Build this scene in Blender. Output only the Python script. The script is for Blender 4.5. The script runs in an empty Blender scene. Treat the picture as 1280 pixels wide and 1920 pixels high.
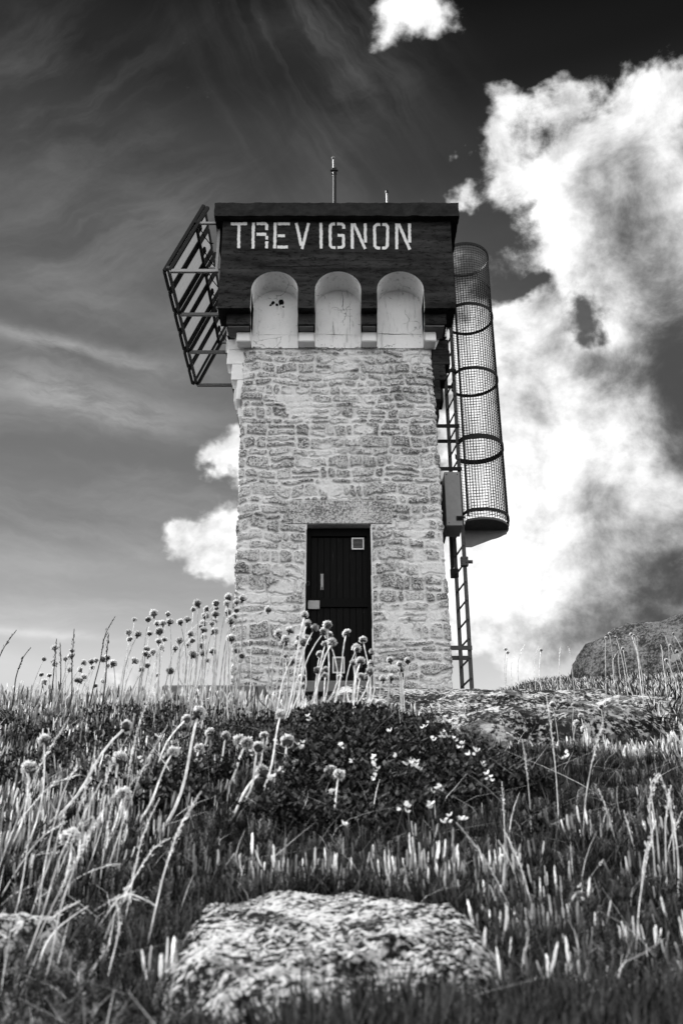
import bpy, math, random
import numpy as np
from mathutils import Vector
random.seed(7)
RNG = np.random.default_rng(11)
R = math.radians
C = bpy.context.scene

# ------------------------------------------------------------------ camera
F_PX, PITCH = 1840.0, R(25.3)
cd = bpy.data.cameras.new('camera')
cam = bpy.data.objects.new('camera', cd)
C.collection.objects.link(cam)
cam.location = (0, 0, 0)
cam.rotation_euler = (R(90) + PITCH, 0, 0)
cd.sensor_fit = 'HORIZONTAL'; cd.sensor_width = 24.0; cd.lens = 24.0 * F_PX / 1280.0
cd.clip_start = 0.02; cd.clip_end = 9000
cd.dof.use_dof = True; cd.dof.focus_distance = 5.5; cd.dof.aperture_fstop = 14.0
C.camera = cam
C.render.resolution_x = 682; C.render.resolution_y = 1024
C.view_settings.view_transform = 'Standard'; C.view_settings.look = 'None'
C.view_settings.gamma = 1.0; C.view_settings.exposure = 0.80

_c, _s = math.cos(PITCH), math.sin(PITCH)
def at(x, y, D):
    """surveyed point: pixel of the 1280x1920 photograph at real distance D in front of the camera"""
    v = (960.0 - y) / F_PX
    H = D * (_s + v*_c) / (_c - v*_s)
    return Vector(((x - 640.0) / F_PX * (D*_c + H*_s), D, H))

# ------------------------------------------------------------------ sun and sky
SUN_EL, SUN_AZ = R(43), R(-52)            # azimuth measured from +Y towards +X
sv = Vector((math.sin(SUN_AZ)*math.cos(SUN_EL), math.cos(SUN_AZ)*math.cos(SUN_EL), math.sin(SUN_EL)))
sl = bpy.data.lights.new('sun', 'SUN'); sl.energy = 5.0; sl.angle = R(0.5); sl.color = (1, 1, 1)
so = bpy.data.objects.new('sun', sl); C.collection.objects.link(so)
so.rotation_euler = sv.to_track_quat('Z', 'Y').to_euler()

W = bpy.data.worlds.new('World'); C.world = W; W.use_nodes = True
wt = W.node_tree; wt.nodes.clear()
class NT:
    def __init__(s, t): s.t = t
    def n(s, typ, **kw):
        nd = s.t.nodes.new(typ)
        for k, v in kw.items(): setattr(nd, k, v)
        return nd
    def l(s, a, b): s.t.links.new(a, b)
    def put(s, sock, v):
        if isinstance(v, bpy.types.NodeSocket): s.l(v, sock)
        elif v is not None: sock.default_value = v
    def m(s, op, a, b=None, c=None, clamp=False):
        nd = s.n('ShaderNodeMath', operation=op, use_clamp=clamp)
        s.put(nd.inputs[0], a); s.put(nd.inputs[1], b); s.put(nd.inputs[2], c)
        return nd.outputs[0]
    def vm(s, op, a, b=None, out=0):
        nd = s.n('ShaderNodeVectorMath', operation=op)
        s.put(nd.inputs[0], a)
        if b is not None:
            if op == 'SCALE': s.put(nd.inputs['Scale'], b)
            else: s.put(nd.inputs[1], b)
        return nd.outputs[out]
    def ss(s, v, a, b, lo=0.0, hi=1.0):
        nd = s.n('ShaderNodeMapRange', interpolation_type='SMOOTHSTEP')
        s.put(nd.inputs[0], v); nd.inputs[1].default_value = a; nd.inputs[2].default_value = b
        nd.inputs[3].default_value = lo; nd.inputs[4].default_value = hi
        return nd.outputs[0]
    def mr(s, v, a, b, lo=0.0, hi=1.0):
        nd = s.n('ShaderNodeMapRange')
        s.put(nd.inputs[0], v); nd.inputs[1].default_value = a; nd.inputs[2].default_value = b
        nd.inputs[3].default_value = lo; nd.inputs[4].default_value = hi
        return nd.outputs[0]
    def noise(s, vec, scale, detail=4, rough=0.55, dist=0.0, out=0):
        nd = s.n('ShaderNodeTexNoise'); s.put(nd.inputs['Vector'], vec)
        nd.inputs['Scale'].default_value = scale; nd.inputs['Detail'].default_value = detail
        nd.inputs['Roughness'].default_value = rough; nd.inputs['Distortion'].default_value = dist
        return nd.outputs[out]
    def vor(s, vec, scale, feat='F1', rnd=1.0, out='Distance'):
        nd = s.n('ShaderNodeTexVoronoi', feature=feat); s.put(nd.inputs['Vector'], vec)
        nd.inputs['Scale'].default_value = scale; nd.inputs['Randomness'].default_value = rnd
        return nd.outputs[out]
    def mix(s, f, a, b):
        nd = s.n('ShaderNodeMix', data_type='FLOAT'); s.put(nd.inputs[0], f)
        s.put(nd.inputs[2], a); s.put(nd.inputs[3], b)
        return nd.outputs[0]
    def grey(s, v):
        nd = s.n('ShaderNodeCombineColor')
        for i in range(3): s.put(nd.inputs[i], v)
        return nd.outputs[0]

w = NT(wt)
geo = w.n('ShaderNodeTexCoord'); D_ = w.vm('NORMALIZE', geo.outputs['Generated'])
sep = w.n('ShaderNodeSeparateXYZ'); w.l(D_, sep.inputs[0])
az = w.m('ARCTAN2', sep.outputs[0], sep.outputs[1])
el = w.m('ARCSINE', sep.outputs[2])
# domain warp in the sky so that cloud outlines billow
wn = w.noise(D_, 7.0, 5, 0.6, out=1)
wofs = w.vm('SCALE', w.vm('SUBTRACT', wn, (0.5, 0.5, 0.5)), 0.16)
cmb = w.n('ShaderNodeCombineXYZ'); w.l(az, cmb.inputs[0]); w.l(el, cmb.inputs[1])
AE = w.vm('ADD', cmb.outputs[0], wofs)
AEs = w.vm('ADD', cmb.outputs[0], w.vm('SCALE', wofs, 0.5))
def dirof(x, y):
    p = at(x, y, 1.0).normalized()
    return math.atan2(p.x, p.y), math.asin(p.z)
def blobs(lst, P):
    acc = None
    for (x, y, rx, ry, wt_) in lst:
        a, e = dirof(x, y); a2, _ = dirof(x + rx, y); _, e2 = dirof(x, y - ry)
        d = w.vm('SUBTRACT', P, (a, e, 0))
        d = w.vm('MULTIPLY', d, (1/abs(a2 - a), 1/abs(e2 - e), 0))
        q = w.vm('DOT_PRODUCT', d, d, out=1)
        g = w.m('EXPONENT', w.m('MULTIPLY', q, -1.0))
        acc = w.m('MULTIPLY', g, wt_) if acc is None else w.m('MULTIPLY_ADD', g, wt_, acc)
    return acc
cloud_b = [(915,1185,80,70,.75),(1010,1190,70,50,.5),(1010,195,75,45,.75),(930,215,40,40,.4),(1190,200,120,60,.9),(1275,150,80,40,.55),(985,270,60,45,.45),(930,275,38,42,.75),(1080,290,90,80,1.0),
 (1210,320,150,120,1.1),(1060,420,75,110,1.2),(1200,470,150,140,1.1),(1090,520,80,60,.9),(880,335,26,26,1.05),
 (960,330,40,30,.5),(945,500,60,45,.30),(1180,640,130,90,.95),(1280,640,100,200,1.0),(960,640,90,60,1.0),(1010,740,130,110,1.2),(1180,800,160,110,1.0),
 (930,850,110,160,1.1),(1080,930,150,110,1.15),(1200,930,90,90,.7),(900,1040,110,130,1.1),(1020,1110,130,110,1.1),(1140,1130,130,90,.8),
 (1275,940,40,50,.9),(1270,1080,110,120,.5),(860,700,60,200,.9),(1260,1150,160,70,.7),(1290,850,60,120,.7),(1000,1230,160,60,.6),
 (757,25,72,45,1.2),(730,95,36,38,.62),(805,60,40,40,.7),
 (395,885,48,34,1.3),(435,855,46,40,1.15),(365,1050,72,55,1.3),(425,1030,70,60,1.2),(310,1012,28,26,.8),(410,1095,50,34,.8),(455,940,26,40,.8),
 (225,1290,110,22,.55),(420,1290,120,30,.4),
 (1092,615,52,52,-1.0),(1112,650,36,30,-.45),(985,555,48,26,-.6),(1005,245,24,38,-.4),(1010,135,120,20,-.3)]
shade_b = [(915,1160,90,110,-.4),(1040,1000,80,80,-.25),(1010,560,60,60,-.1),(1285,660,90,230,.55),(1230,1090,170,90,.45),(1280,820,60,120,.4),(1200,440,110,60,.25),(1235,560,130,130,.50),(1250,720,110,110,.50),(1130,530,80,60,.50),(1075,690,70,50,.35),(1000,850,40,90,.25),(1110,330,60,50,.2),(1270,800,60,120,.4),(1190,1060,150,80,.55),(1290,1130,150,120,.50),(1115,915,36,40,.4),
 (1210,350,110,130,.42),(900,1060,40,30,.3),(1030,1190,130,40,.33),(1000,585,60,40,.5),(1190,1180,120,60,.35),(1120,1240,200,50,.2),(945,510,70,50,.55),(1090,700,80,40,.25),(985,250,60,70,.2),(925,270,40,60,.2),
 (1050,370,60,90,-.5),(1060,480,60,80,-.6),(1160,620,90,60,-.3),(900,930,80,120,-.5),(1050,860,90,80,-.3),(960,1080,90,60,-.3),(860,700,60,120,-.4),(400,1050,110,100,-.15),(400,860,80,60,-.3),(757,30,90,60,-.25)]
fb = w.noise(D_, 13.0, 9, 0.62, 0.25)
fb2 = w.noise(w.vm('MULTIPLY', D_, (1.0, 1.0, 1.6)), 30.0, 7, 0.62)
M = blobs(cloud_b, AE)
# unseen bright cumulus added behind the photographer as fill light on the tower front
back = w.ss(sep.outputs[1], 0.35, -0.25)
sidec = w.ss(w.m('ABSOLUTE', az), 0.62, 0.95)
gen = w.ss(w.noise(D_, 2.6, 6, 0.55), 0.42, 0.60)
back = w.m('MAXIMUM', back, w.m('MULTIPLY', sidec, 0.55))
M = w.m('ADD', M, w.m('MULTIPLY', back, w.m('MULTIPLY_ADD', gen, 0.55, 0.75)))
val = w.m('ADD', w.m('MULTIPLY', w.m('SUBTRACT', fb, 0.5), 1.7), M)
val = w.m('ADD', w.m('MULTIPLY', w.m('SUBTRACT', fb2, 0.5), 1.0), val)
mask = w.m('POWER', w.ss(val, 0.30, 1.02), 1.0)
# relief: compare noise with itself a step towards the sun
off = w.vm('ADD', D_, (-0.020, 0.004, 0.018))
rel = w.m('SUBTRACT', fb, w.noise(off, 13.0, 7, 0.62, 0.25))
rel2 = w.m('SUBTRACT', fb2, w.noise(w.vm('MULTIPLY', w.vm('ADD', D_, (-0.008, 0.0, 0.007)), (1,1,1.6)), 30.0, 5, 0.6))
sh = w.m('MULTIPLY_ADD', blobs(shade_b, AEs), -0.85, 0.62)
sh = w.m('MULTIPLY_ADD', rel, 1.6, sh)
sh = w.m('MULTIPLY_ADD', rel2, 0.30, sh)
sh = w.m('MULTIPLY_ADD', w.m('SUBTRACT', w.noise(D_, 7.0, 6, 0.6, 0.6), 0.5), 1.0, sh)
# cauliflower billows lit from the sun's side
def bil(off3, sc):
    nd = w.n('ShaderNodeTexVoronoi', feature='F1'); nd.inputs['Scale'].default_value = sc
    nd.inputs['Detail'].default_value = 2.0; nd.inputs['Roughness'].default_value = .55
    w.l(w.vm('ADD', w.vm('ADD', D_, off3), w.vm('SCALE', wofs, .55)), nd.inputs['Vector']); return nd.outputs['Distance']
b1 = bil((0, 0, 0), 12.0)
sh = w.m('MULTIPLY_ADD', w.m('SUBTRACT', 0.90, b1), 0.42, sh)
shc = w.ss(sh, -0.75, 1.20)
cl_rad = w.m('MULTIPLY_ADD', back, 5.0, w.mix(w.m('POWER', shc, 1.6), 0.45, 7.6))
sky = w.n('ShaderNodeTexSky', sky_type='NISHITA'); sky.sun_disc = False
sky.sun_elevation = SUN_EL; sky.sun_rotation = SUN_AZ
sky.air_density = 1.0; sky.dust_density = 0.6; sky.ozone_density = 1.0
ssep = w.n('ShaderNodeSeparateColor'); w.l(sky.outputs[0], ssep.inputs[0])
# red-filter black and white film response
nish = w.m('POWER', w.m('MINIMUM', ssep.outputs[0], 1.75), 2.0)
pol = w.n('ShaderNodeValToRGB'); w.l(el, pol.inputs[0]); pr = pol.color_ramp; pr.interpolation = 'EASE'
pr.elements[0].position = 0.0; pr.elements[0].color = (.50,)*3 + (1,); pr.elements[1].position = .95; pr.elements[1].color = (.006,)*3 + (1,)
for e_, v_ in ((.26, .52), (.36, .285), (.42, .165), (.50, .132), (.69, .076), (.785, .042), (.86, .018)):
    q_ = pr.elements.new(e_); q_.color = (v_,)*3 + (1,)
skyv = w.m('MULTIPLY', w.m('MULTIPLY', nish, pol.outputs[0]), 2.45)
# thin high veils
vv = w.vm('MULTIPLY', w.vm('ADD', D_, w.vm('SCALE', wofs, 0.35)), (1.6, 1.0, 7.0))
veil = w.m('MULTIPLY', w.ss(w.noise(vv, 2.4, 8, 0.62, 0.3), 0.40, 0.80), w.ss(el, 0.85, 0.35))
c1 = blobs([(120,740,160,30,.7),(250,790,90,14,.5),(150,560,140,60,.28),(330,420,120,90,.18),(330,690,90,26,.5),(740,180,90,40,.12),(60,640,110,16,1.0),(200,665,120,14,.6),(60,1190,240,9,.75),(200,770,200,40,.5),(100,700,130,40,.45),(540,40,90,60,.10),(660,190,60,90,.12)], w.vm('ADD', cmb.outputs[0], w.vm('SCALE', wofs, 0.22)))
c1 = w.m('MULTIPLY', c1, w.ss(w.noise(vv, 6.0, 7, 0.62), 0.28, 0.70))
ca_, sa_ = math.cos(R(38)), math.sin(R(38))
def streaks(ang, sx, sy, sc, lo, hi):
    c_, s_ = math.cos(ang), math.sin(ang)
    u_ = w.vm('DOT_PRODUCT', AEs, (c_*sx, s_*sx, 0), out=1); v2 = w.vm('DOT_PRODUCT', AEs, (-s_*sy, c_*sy, 0), out=1)
    cc_ = w.n('ShaderNodeCombineXYZ'); w.l(u_, cc_.inputs[0]); w.l(v2, cc_.inputs[1])
    return w.ss(w.noise(cc_.outputs[0], sc, 7, 0.6, 0.4), lo, hi)
st1 = w.m('MULTIPLY', streaks(R(-42), 1.0, 5.5, 3.2, .42, .75), blobs([(620,150,150,230,1.0),(500,40,120,90,.5)], cmb.outputs[0]))
st2 = w.m('MULTIPLY', streaks(R(28), 1.0, 5.0, 2.6, .40, .75), blobs([(200,420,330,260,1.0),(120,120,200,150,.5)], cmb.outputs[0]))
strk = w.m('ADD', w.m('MULTIPLY', st1, 0.42), w.m('MULTIPLY', st2, 0.50))
veilrad = w.m('ADD', strk, w.m('ADD', w.m('MULTIPLY', veil, 0.7), w.m('MULTIPLY', c1, 1.2)))
skyt = w.m('ADD', skyv, veilrad)
tot = w.mix(mask, skyt, cl_rad)
bg = w.n('ShaderNodeBackground'); bg.inputs['Strength'].default_value = 0.1
w.l(w.grey(tot), bg.inputs['Color'])
wo = w.n('ShaderNodeOutputWorld'); w.l(bg.outputs[0], wo.inputs['Surface'])

# ------------------------------------------------------------------ numpy noise
class VNoise:
    def __init__(s, seed): s.t = np.random.default_rng(seed).random((64, 64, 64)).astype(np.float32)
    def __call__(s, x, y, z=0.0):
        x, y, z = np.broadcast_arrays(np.asarray(x, float), np.asarray(y, float), np.asarray(z, float))
        xi, yi, zi = np.floor(x).astype(int), np.floor(y).astype(int), np.floor(z).astype(int)
        fx, fy, fz = x-xi, y-yi, z-zi
        fx, fy, fz = fx*fx*(3-2*fx), fy*fy*(3-2*fy), fz*fz*(3-2*fz)
        g = lambda a, b, c: s.t[(xi+a) & 63, (yi+b) & 63, (zi+c) & 63]
        r = 0
        for a, wa in ((0, 1-fx), (1, fx)):
            for b, wb in ((0, 1-fy), (1, fy)):
                for c, wc in ((0, 1-fz), (1, fz)): r = r + g(a, b, c)*wa*wb*wc
        return r - 0.5
    def fbm(s, x, y, z=0.0, o=4, g=0.5):
        r, a, k = 0, 1.0, 1.0
        for i in range(o):
            r = r + a*s(np.asarray(x)*k + 17.3*i, np.asarray(y)*k + 5.1*i, np.asarray(z)*k + 9.7*i); a *= g; k *= 2.03
        return r
N1, N2 = VNoise(1), VNoise(2)
def sstep(x, a, b):
    t = np.clip((x-a)/(b-a), 0, 1); return t*t*(3-2*t)

# ------------------------------------------------------------------ tagging and linking
def tag(o, label=None, cat=None, group=None, kind=None):
    if label: o['label'] = label
    if cat: o['category'] = cat
    if group: o['group'] = group
    if kind: o['kind'] = kind
    return o
def empty(name, loc, label, cat, group=None):
    o = bpy.data.objects.new(name, None); C.collection.objects.link(o); o.location = loc
    o.empty_display_size = 0.1
    return tag(o, label, cat, group)
def link(name, me, mat, parent=None):
    o = bpy.data.objects.new(name, me); C.collection.objects.link(o)
    if mat: me.materials.append(mat)
    if parent is not None:
        o.parent = parent
        o.location = -parent.location            # parts are modelled in world metres
    return o
def mesh_np(name, V, Fq, smooth=True, attrs=None):
    """V (n,3); Fq (m,4) or (m,3) index array"""
    me = bpy.data.meshes.new(name); k = Fq.shape[1]
    me.vertices.add(len(V)); me.vertices.foreach_set('co', np.ascontiguousarray(V, dtype=np.float32).ravel())
    me.loops.add(Fq.size); me.loops.foreach_set('vertex_index', np.ascontiguousarray(Fq, dtype=np.int32).ravel())
    me.polygons.add(len(Fq)); me.polygons.foreach_set('loop_start', np.arange(0, Fq.size, k, dtype=np.int32))
    me.polygons.foreach_set('use_smooth', np.full(len(Fq), smooth, dtype=bool))
    for an, av in (attrs or {}).items():
        at_ = me.attributes.new(an, 'FLOAT', 'POINT'); at_.data.foreach_set('value', np.ascontiguousarray(av, dtype=np.float32))
    me.update(calc_edges=True); me.validate()
    return me
class MB:
    def __init__(s): s.v = []; s.f = []
    def add(s, vs, fs):
        b = len(s.v); s.v += [tuple(p) for p in vs]; s.f += [tuple(i+b for i in f) for f in fs]; return s
    def box(s, x0, x1, y0, y1, z0, z1, ch=0.0):
        if ch <= 0:
            vs = [(x, y, z) for x in (x0, x1) for y in (y0, y1) for z in (z0, z1)]
            return s.add(vs, [(0,1,3,2),(4,6,7,5),(0,4,5,1),(2,3,7,6),(0,2,6,4),(1,5,7,3)])
        # chamfered box
        vs = []; cx, cy, cz = (x0+x1)/2, (y0+y1)/2, (z0+z1)/2
        hx, hy, hz = abs(x1-x0)/2, abs(y1-y0)/2, abs(z1-z0)/2
        import itertools
        idx = {}
        for sx, sy, sz in itertools.product((-1, 1), repeat=3):
            for ax in range(3):
                p = [sx*(hx-ch), sy*(hy-ch), sz*(hz-ch)]
                p[ax] = (sx*hx, sy*hy, sz*hz)[ax]
                idx[(sx, sy, sz, ax)] = len(vs); vs.append((cx+p[0], cy+p[1], cz+p[2]))
        fs = []
        for ax in range(3):
            o = [a for a in range(3) if a != ax]
            for sg in (-1, 1):
                q = []
                for a, b in ((-1,-1),(1,-1),(1,1),(-1,1)):
                    k = [0,0,0]; k[ax] = sg; k[o[0]] = a; k[o[1]] = b; q.append(idx[(*k, ax)])
                fs.append(tuple(q))
        for ax in range(3):                              # edges along ax
            o = [a for a in range(3) if a != ax]
            for a, b in itertools.product((-1, 1), repeat=2):
                k0 = [0,0,0]; k0[ax] = -1; k0[o[0]] = a; k0[o[1]] = b
                k1 = list(k0); k1[ax] = 1
                fs.append((idx[(*k0, o[0])], idx[(*k1, o[0])], idx[(*k1, o[1])], idx[(*k0, o[1])]))
        for sx, sy, sz in itertools.product((-1, 1), repeat=3):
            fs.append((idx[(sx,sy,sz,0)], idx[(sx,sy,sz,1)], idx[(sx,sy,sz,2)]))
        return s.add(vs, fs)
    def bar(s, p, q, wx, wy, up=(0, 0, 1)):
        p, q = Vector(p), Vector(q); d = (q-p).normalized(); u = Vector(up)
        if abs(d.dot(u)) > 0.98: u = Vector((0, 1, 0))
        a = d.cross(u).normalized(); b = a.cross(d).normalized()
        vs = [e + a*sx*wx/2 + b*sy*wy/2 for e in (p, q) for sx, sy in ((-1,-1),(1,-1),(1,1),(-1,1))]
        return s.add(vs, [(3,2,1,0),(4,5,6,7),(0,1,5,4),(1,2,6,5),(2,3,7,6),(3,0,4,7)])
    def tube(s, pts, rad, n=6, closed=False, cap=True):
        pts = [Vector(p) for p in pts]; m = len(pts)
        rads = rad if hasattr(rad, '__len__') else [rad]*m
        base = len(s.v); prev = None
        for i, p in enumerate(pts):
            d = (pts[(i+1) % m if closed else min(i+1, m-1)] - pts[(i-1) % m if closed else max(i-1, 0)]).normalized()
            if prev is None:
                u = Vector((0, 0, 1)) if abs(d.z) < 0.9 else Vector((1, 0, 0)); a = d.cross(u).normalized()
            else: a = (prev - d*prev.dot(d)).normalized()
            prev = a; b = d.cross(a)
            for k in range(n):
                t = 2*math.pi*k/n; s.v.append(tuple(p + (a*math.cos(t) + b*math.sin(t))*rads[i]))
        for i in range(m if closed else m-1):
            j = (i+1) % m
            for k in range(n):
                l = (k+1) % n; s.f.append((base+i*n+k, base+i*n+l, base+j*n+l, base+j*n+k))
        if cap and not closed:
            s.f.append(tuple(base+k for k in range(n))[::-1]); s.f.append(tuple(base+(m-1)*n+k for k in range(n)))
        return s
    def sphere(s, c, r, nu=10, nv=6, sq=(1, 1, 1)):
        vs = []; fs = []
        for j in range(nv+1):
            ph = math.pi*j/nv
            for i in range(nu):
                t = 2*math.pi*i/nu
                vs.append((c[0]+r*sq[0]*math.sin(ph)*math.cos(t), c[1]+r*sq[1]*math.sin(ph)*math.sin(t), c[2]+r*sq[2]*math.cos(ph)))
        for j in range(nv):
            for i in range(nu):
                k = (i+1) % nu; fs.append((j*nu+i, (j+1)*nu+i, (j+1)*nu+k, j*nu+k))
        return s.add(vs, fs)
    def prism(s, poly, off):
        n = len(poly); o = Vector(off); b = len(s.v)
        s.v += [tuple(p) for p in poly] + [tuple(Vector(p)+o) for p in poly]
        s.f.append(tuple(range(b, b+n))[::-1]); s.f.append(tuple(range(b+n, b+2*n)))
        for i in range(n):
            j = (i+1) % n; s.f.append((b+i, b+j, b+n+j, b+n+i))
        return s
    def build(s, name, mat, parent=None, smooth=False):
        me = bpy.data.meshes.new(name); me.from_pydata(s.v, [], s.f)
        if smooth: me.polygons.foreach_set('use_smooth', [True]*len(me.polygons))
        me.update()
        import bmesh
        bm = bmesh.new(); bm.from_mesh(me); bmesh.ops.recalc_face_normals(bm, faces=bm.faces); bm.to_mesh(me); bm.free()
        return link(name, me, mat, parent)

# ------------------------------------------------------------------ materials (all greys: the photograph is black and white)
def newmat(name):
    m = bpy.data.materials.new(name); m.use_nodes = True; t = NT(m.node_tree)
    t.b = m.node_tree.nodes['Principled BSDF']; t.o = m.node_tree.nodes['Material Output']
    t.tc = t.n('ShaderNodeTexCoord'); t.P = t.tc.outputs['Object']
    t.b.inputs['Specular IOR Level'].default_value = 0.06
    return m, t
def bump(t, h, strength, dist=0.01):
    b = t.n('ShaderNodeBump'); b.inputs['Strength'].default_value = strength; b.inputs['Distance'].default_value = dist
    t.put(b.inputs['Height'], h); t.l(b.outputs[0], t.b.inputs['Normal']); return b

def mat_stone():
    m, t = newmat('rubble_granite')
    st = t.n('ShaderNodeAttribute', attribute_name='stone').outputs['Fac']
    tn = t.n('ShaderNodeAttribute', attribute_name='tone').outputs['Fac']
    mort = t.m('MULTIPLY_ADD', t.noise(t.P, 9, 5), 0.14, 0.63)
    mort = t.m('MULTIPLY_ADD', t.m('SUBTRACT', t.noise(t.P, 140, 3), 0.5), 0.20, mort)
    base = t.m('MULTIPLY_ADD', tn, -0.08, 0.64)
    base = t.m('MULTIPLY_ADD', t.m('SUBTRACT', t.noise(t.P, 55, 5, 0.7), 0.5), 0.5, base)
    # dark mica grains and lichen, denser on some stones and in patches
    dens = t.m('MULTIPLY_ADD', t.noise(t.P, 3.2, 4, 0.6), 0.9, t.m('MULTIPLY', tn, 0.16))
    sp = t.m('ADD', t.m('MULTIPLY', t.noise(t.P, 38, 6, 0.86), 0.80), t.m('MULTIPLY', t.noise(t.P, 80, 3, 0.7), 0.20))
    spk = t.ss(t.m('MULTIPLY_ADD', dens, 0.22, sp), 0.60, 0.67)
    base = t.mix(t.m('MULTIPLY', spk, 0.90), base, 0.03)
    pit = t.ss(t.noise(t.vm('MULTIPLY', t.P, (1, 1, 1.9)), 13, 7, 0.78), 0.61, 0.67)
    base = t.mix(t.m('MULTIPLY', pit, 0.85), base, 0.05)
    mort = t.mix(t.ss(t.m('MULTIPLY_ADD', dens, 0.10, t.noise(t.P, 44, 6, 0.85)), 0.615, 0.68), mort, 0.08)
    col = t.mix(t.ss(st, 0.25, 0.75), mort, base)
    t.l(t.grey(col), t.b.inputs['Base Color']); t.b.inputs['Roughness'].default_value = 0.92
    h = t.m('MULTIPLY_ADD', t.noise(t.P, 45, 6, 0.7), st, t.m('MULTIPLY', t.noise(t.P, 120, 4), 0.4))
    bump(t, h, 0.9, 0.012)
    return m
def mat_plain(name, base, var=0.15, sc=12, rough=0.8, speck=0.0, spscale=80, bmp=0.3, bd=0.004, metal=0.0, dark=0.03, cut=.60):
    m, t = newmat(name)
    v = t.m('MULTIPLY_ADD', t.m('SUBTRACT', t.noise(t.P, sc, 6, 0.65), 0.5), 2*var*base, base)
    if speck > 0:
        v = t.mix(t.m('MULTIPLY', t.ss(t.noise(t.P, spscale, 6, 0.8), cut, cut+.06), speck), v, dark)
    t.l(t.grey(v), t.b.inputs['Base Color']); t.b.inputs['Roughness'].default_value = rough
    t.b.inputs['Metallic'].default_value = metal
    if bmp: bump(t, t.noise(t.P, spscale, 6, 0.7), bmp, bd)
    return m
def mat_darkpaint():
    m, t = newmat('dark_board_marked_paint')
    pz = t.vm('MULTIPLY', t.P, (0.12, 0.12, 1.0))
    boards = t.noise(pz, 9, 3, 0.5)
    v = t.m('MULTIPLY_ADD', t.m('SUBTRACT', boards, 0.5), 0.075, 0.026)
    v = t.m('MULTIPLY_ADD', t.m('SUBTRACT', t.noise(t.P, 6, 6, 0.7), 0.5), 0.040, v)
    streak = t.ss(t.noise(t.vm('MULTIPLY', t.P, (1, 1, 3.0)), 9, 9, 0.84), 0.53, 0.575)
    v = t.mix(t.m('MULTIPLY', streak, 0.9), v, 0.001)
    sp = t.ss(t.noise(t.P, 55, 3, 0.6), 0.715, 0.74)
    v = t.mix(t.m('MULTIPLY', sp, t.ss(t.noise(t.P, 3, 2), 0.55, 0.7)), v, 0.2)
    v = t.m('MAXIMUM', v, 0.002)
    t.l(t.grey(v), t.b.inputs['Base Color']); t.b.inputs['Roughness'].default_value = 0.75
    w1 = t.n('ShaderNodeSeparateXYZ'); t.l(t.P, w1.inputs[0])
    zz = t.m('MULTIPLY_ADD', t.noise(t.P, 3, 3), 0.03, w1.outputs[2])
    gr = t.m('PINGPONG', zz, 0.075)
    gr = t.ss(gr, 0.0, 0.006)
    bump(t, t.m('MULTIPLY_ADD', gr, 0.6, t.noise(t.P, 30, 6, 0.7)), 0.7, 0.012)
    return m
def mat_whitewash():
    m, t = newmat('weathered_whitewash')
    v = t.m('MULTIPLY_ADD', t.m('SUBTRACT', t.noise(t.P, 5, 6, 0.65), 0.5), 0.16, 0.88)
    v = t.m('MULTIPLY_ADD', t.m('SUBTRACT', t.noise(t.P, 70, 4, 0.7), 0.5), 0.16, v)
    vert = t.vm('MULTIPLY', t.P, (2.0, 2.0, 0.35))
    st = t.ss(t.noise(vert, 7, 6, 0.7), 0.53, 0.74)
    v = t.mix(t.m('MULTIPLY', st, 0.6), v, 0.25)
    ch = t.ss(t.noise(t.P, 22, 7, 0.82), 0.60, 0.65)
    v = t.mix(t.m('MULTIPLY', ch, t.m('MULTIPLY', t.ss(t.noise(t.P, 4, 3), 0.42, 0.62), 0.85)), v, 0.05)
    # hairline cracks
    cr = t.n('ShaderNodeTexVoronoi', feature='DISTANCE_TO_EDGE')
    t.put(cr.inputs['Vector'], t.vm('ADD', t.P, t.vm('SCALE', t.noise(t.P, 5, 4, out=1), 0.25))); cr.inputs['Scale'].default_value = 1.7
    ck = t.m('MULTIPLY', t.ss(cr.outputs['Distance'], 0.012, 0.0), t.ss(t.noise(t.P, 3.1, 2), 0.45, 0.55))
    v = t.mix(t.m('MULTIPLY', ck, 0.8), v, 0.06)
    t.l(t.grey(v), t.b.inputs['Base Color']); t.b.inputs['Roughness'].default_value = 0.85
    bump(t, t.noise(t.P, 60, 6, 0.7), 0.5, 0.006)
    return m
def mat_rock(name, lo=0.035, hi=0.62, sc=1.0, cut=0.5, wd=0.06, dkt=.56, ba=.7):
    m, t = newmat(name)
    g = t.noise(t.P, 95*sc, 4, 0.7); big = t.noise(t.P, 12*sc, 5, 0.6)
    q = t.m('MULTIPLY_ADD', t.m('SUBTRACT', big, 0.5), ba, g)
    k = t.ss(q, cut-wd, cut+wd)
    v = t.mix(k, lo, hi)
    lich = t.ss(t.noise(t.P, 14*sc, 3, 0.5, 0.4), 0.64, 0.67)
    v = t.mix(t.m('MULTIPLY', lich, 0.65), v, 0.55)
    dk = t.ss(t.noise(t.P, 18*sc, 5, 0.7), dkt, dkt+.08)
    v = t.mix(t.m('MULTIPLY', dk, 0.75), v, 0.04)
    t.l(t.grey(v), t.b.inputs['Base Color']); t.b.inputs['Roughness'].default_value = 0.95
    bump(t, t.m('MULTIPLY_ADD', t.noise(t.P, 40*sc, 6, 0.75), 1.0, t.m('MULTIPLY', g, 0.5)), 1.0, 0.012/sc)
    return m
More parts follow.
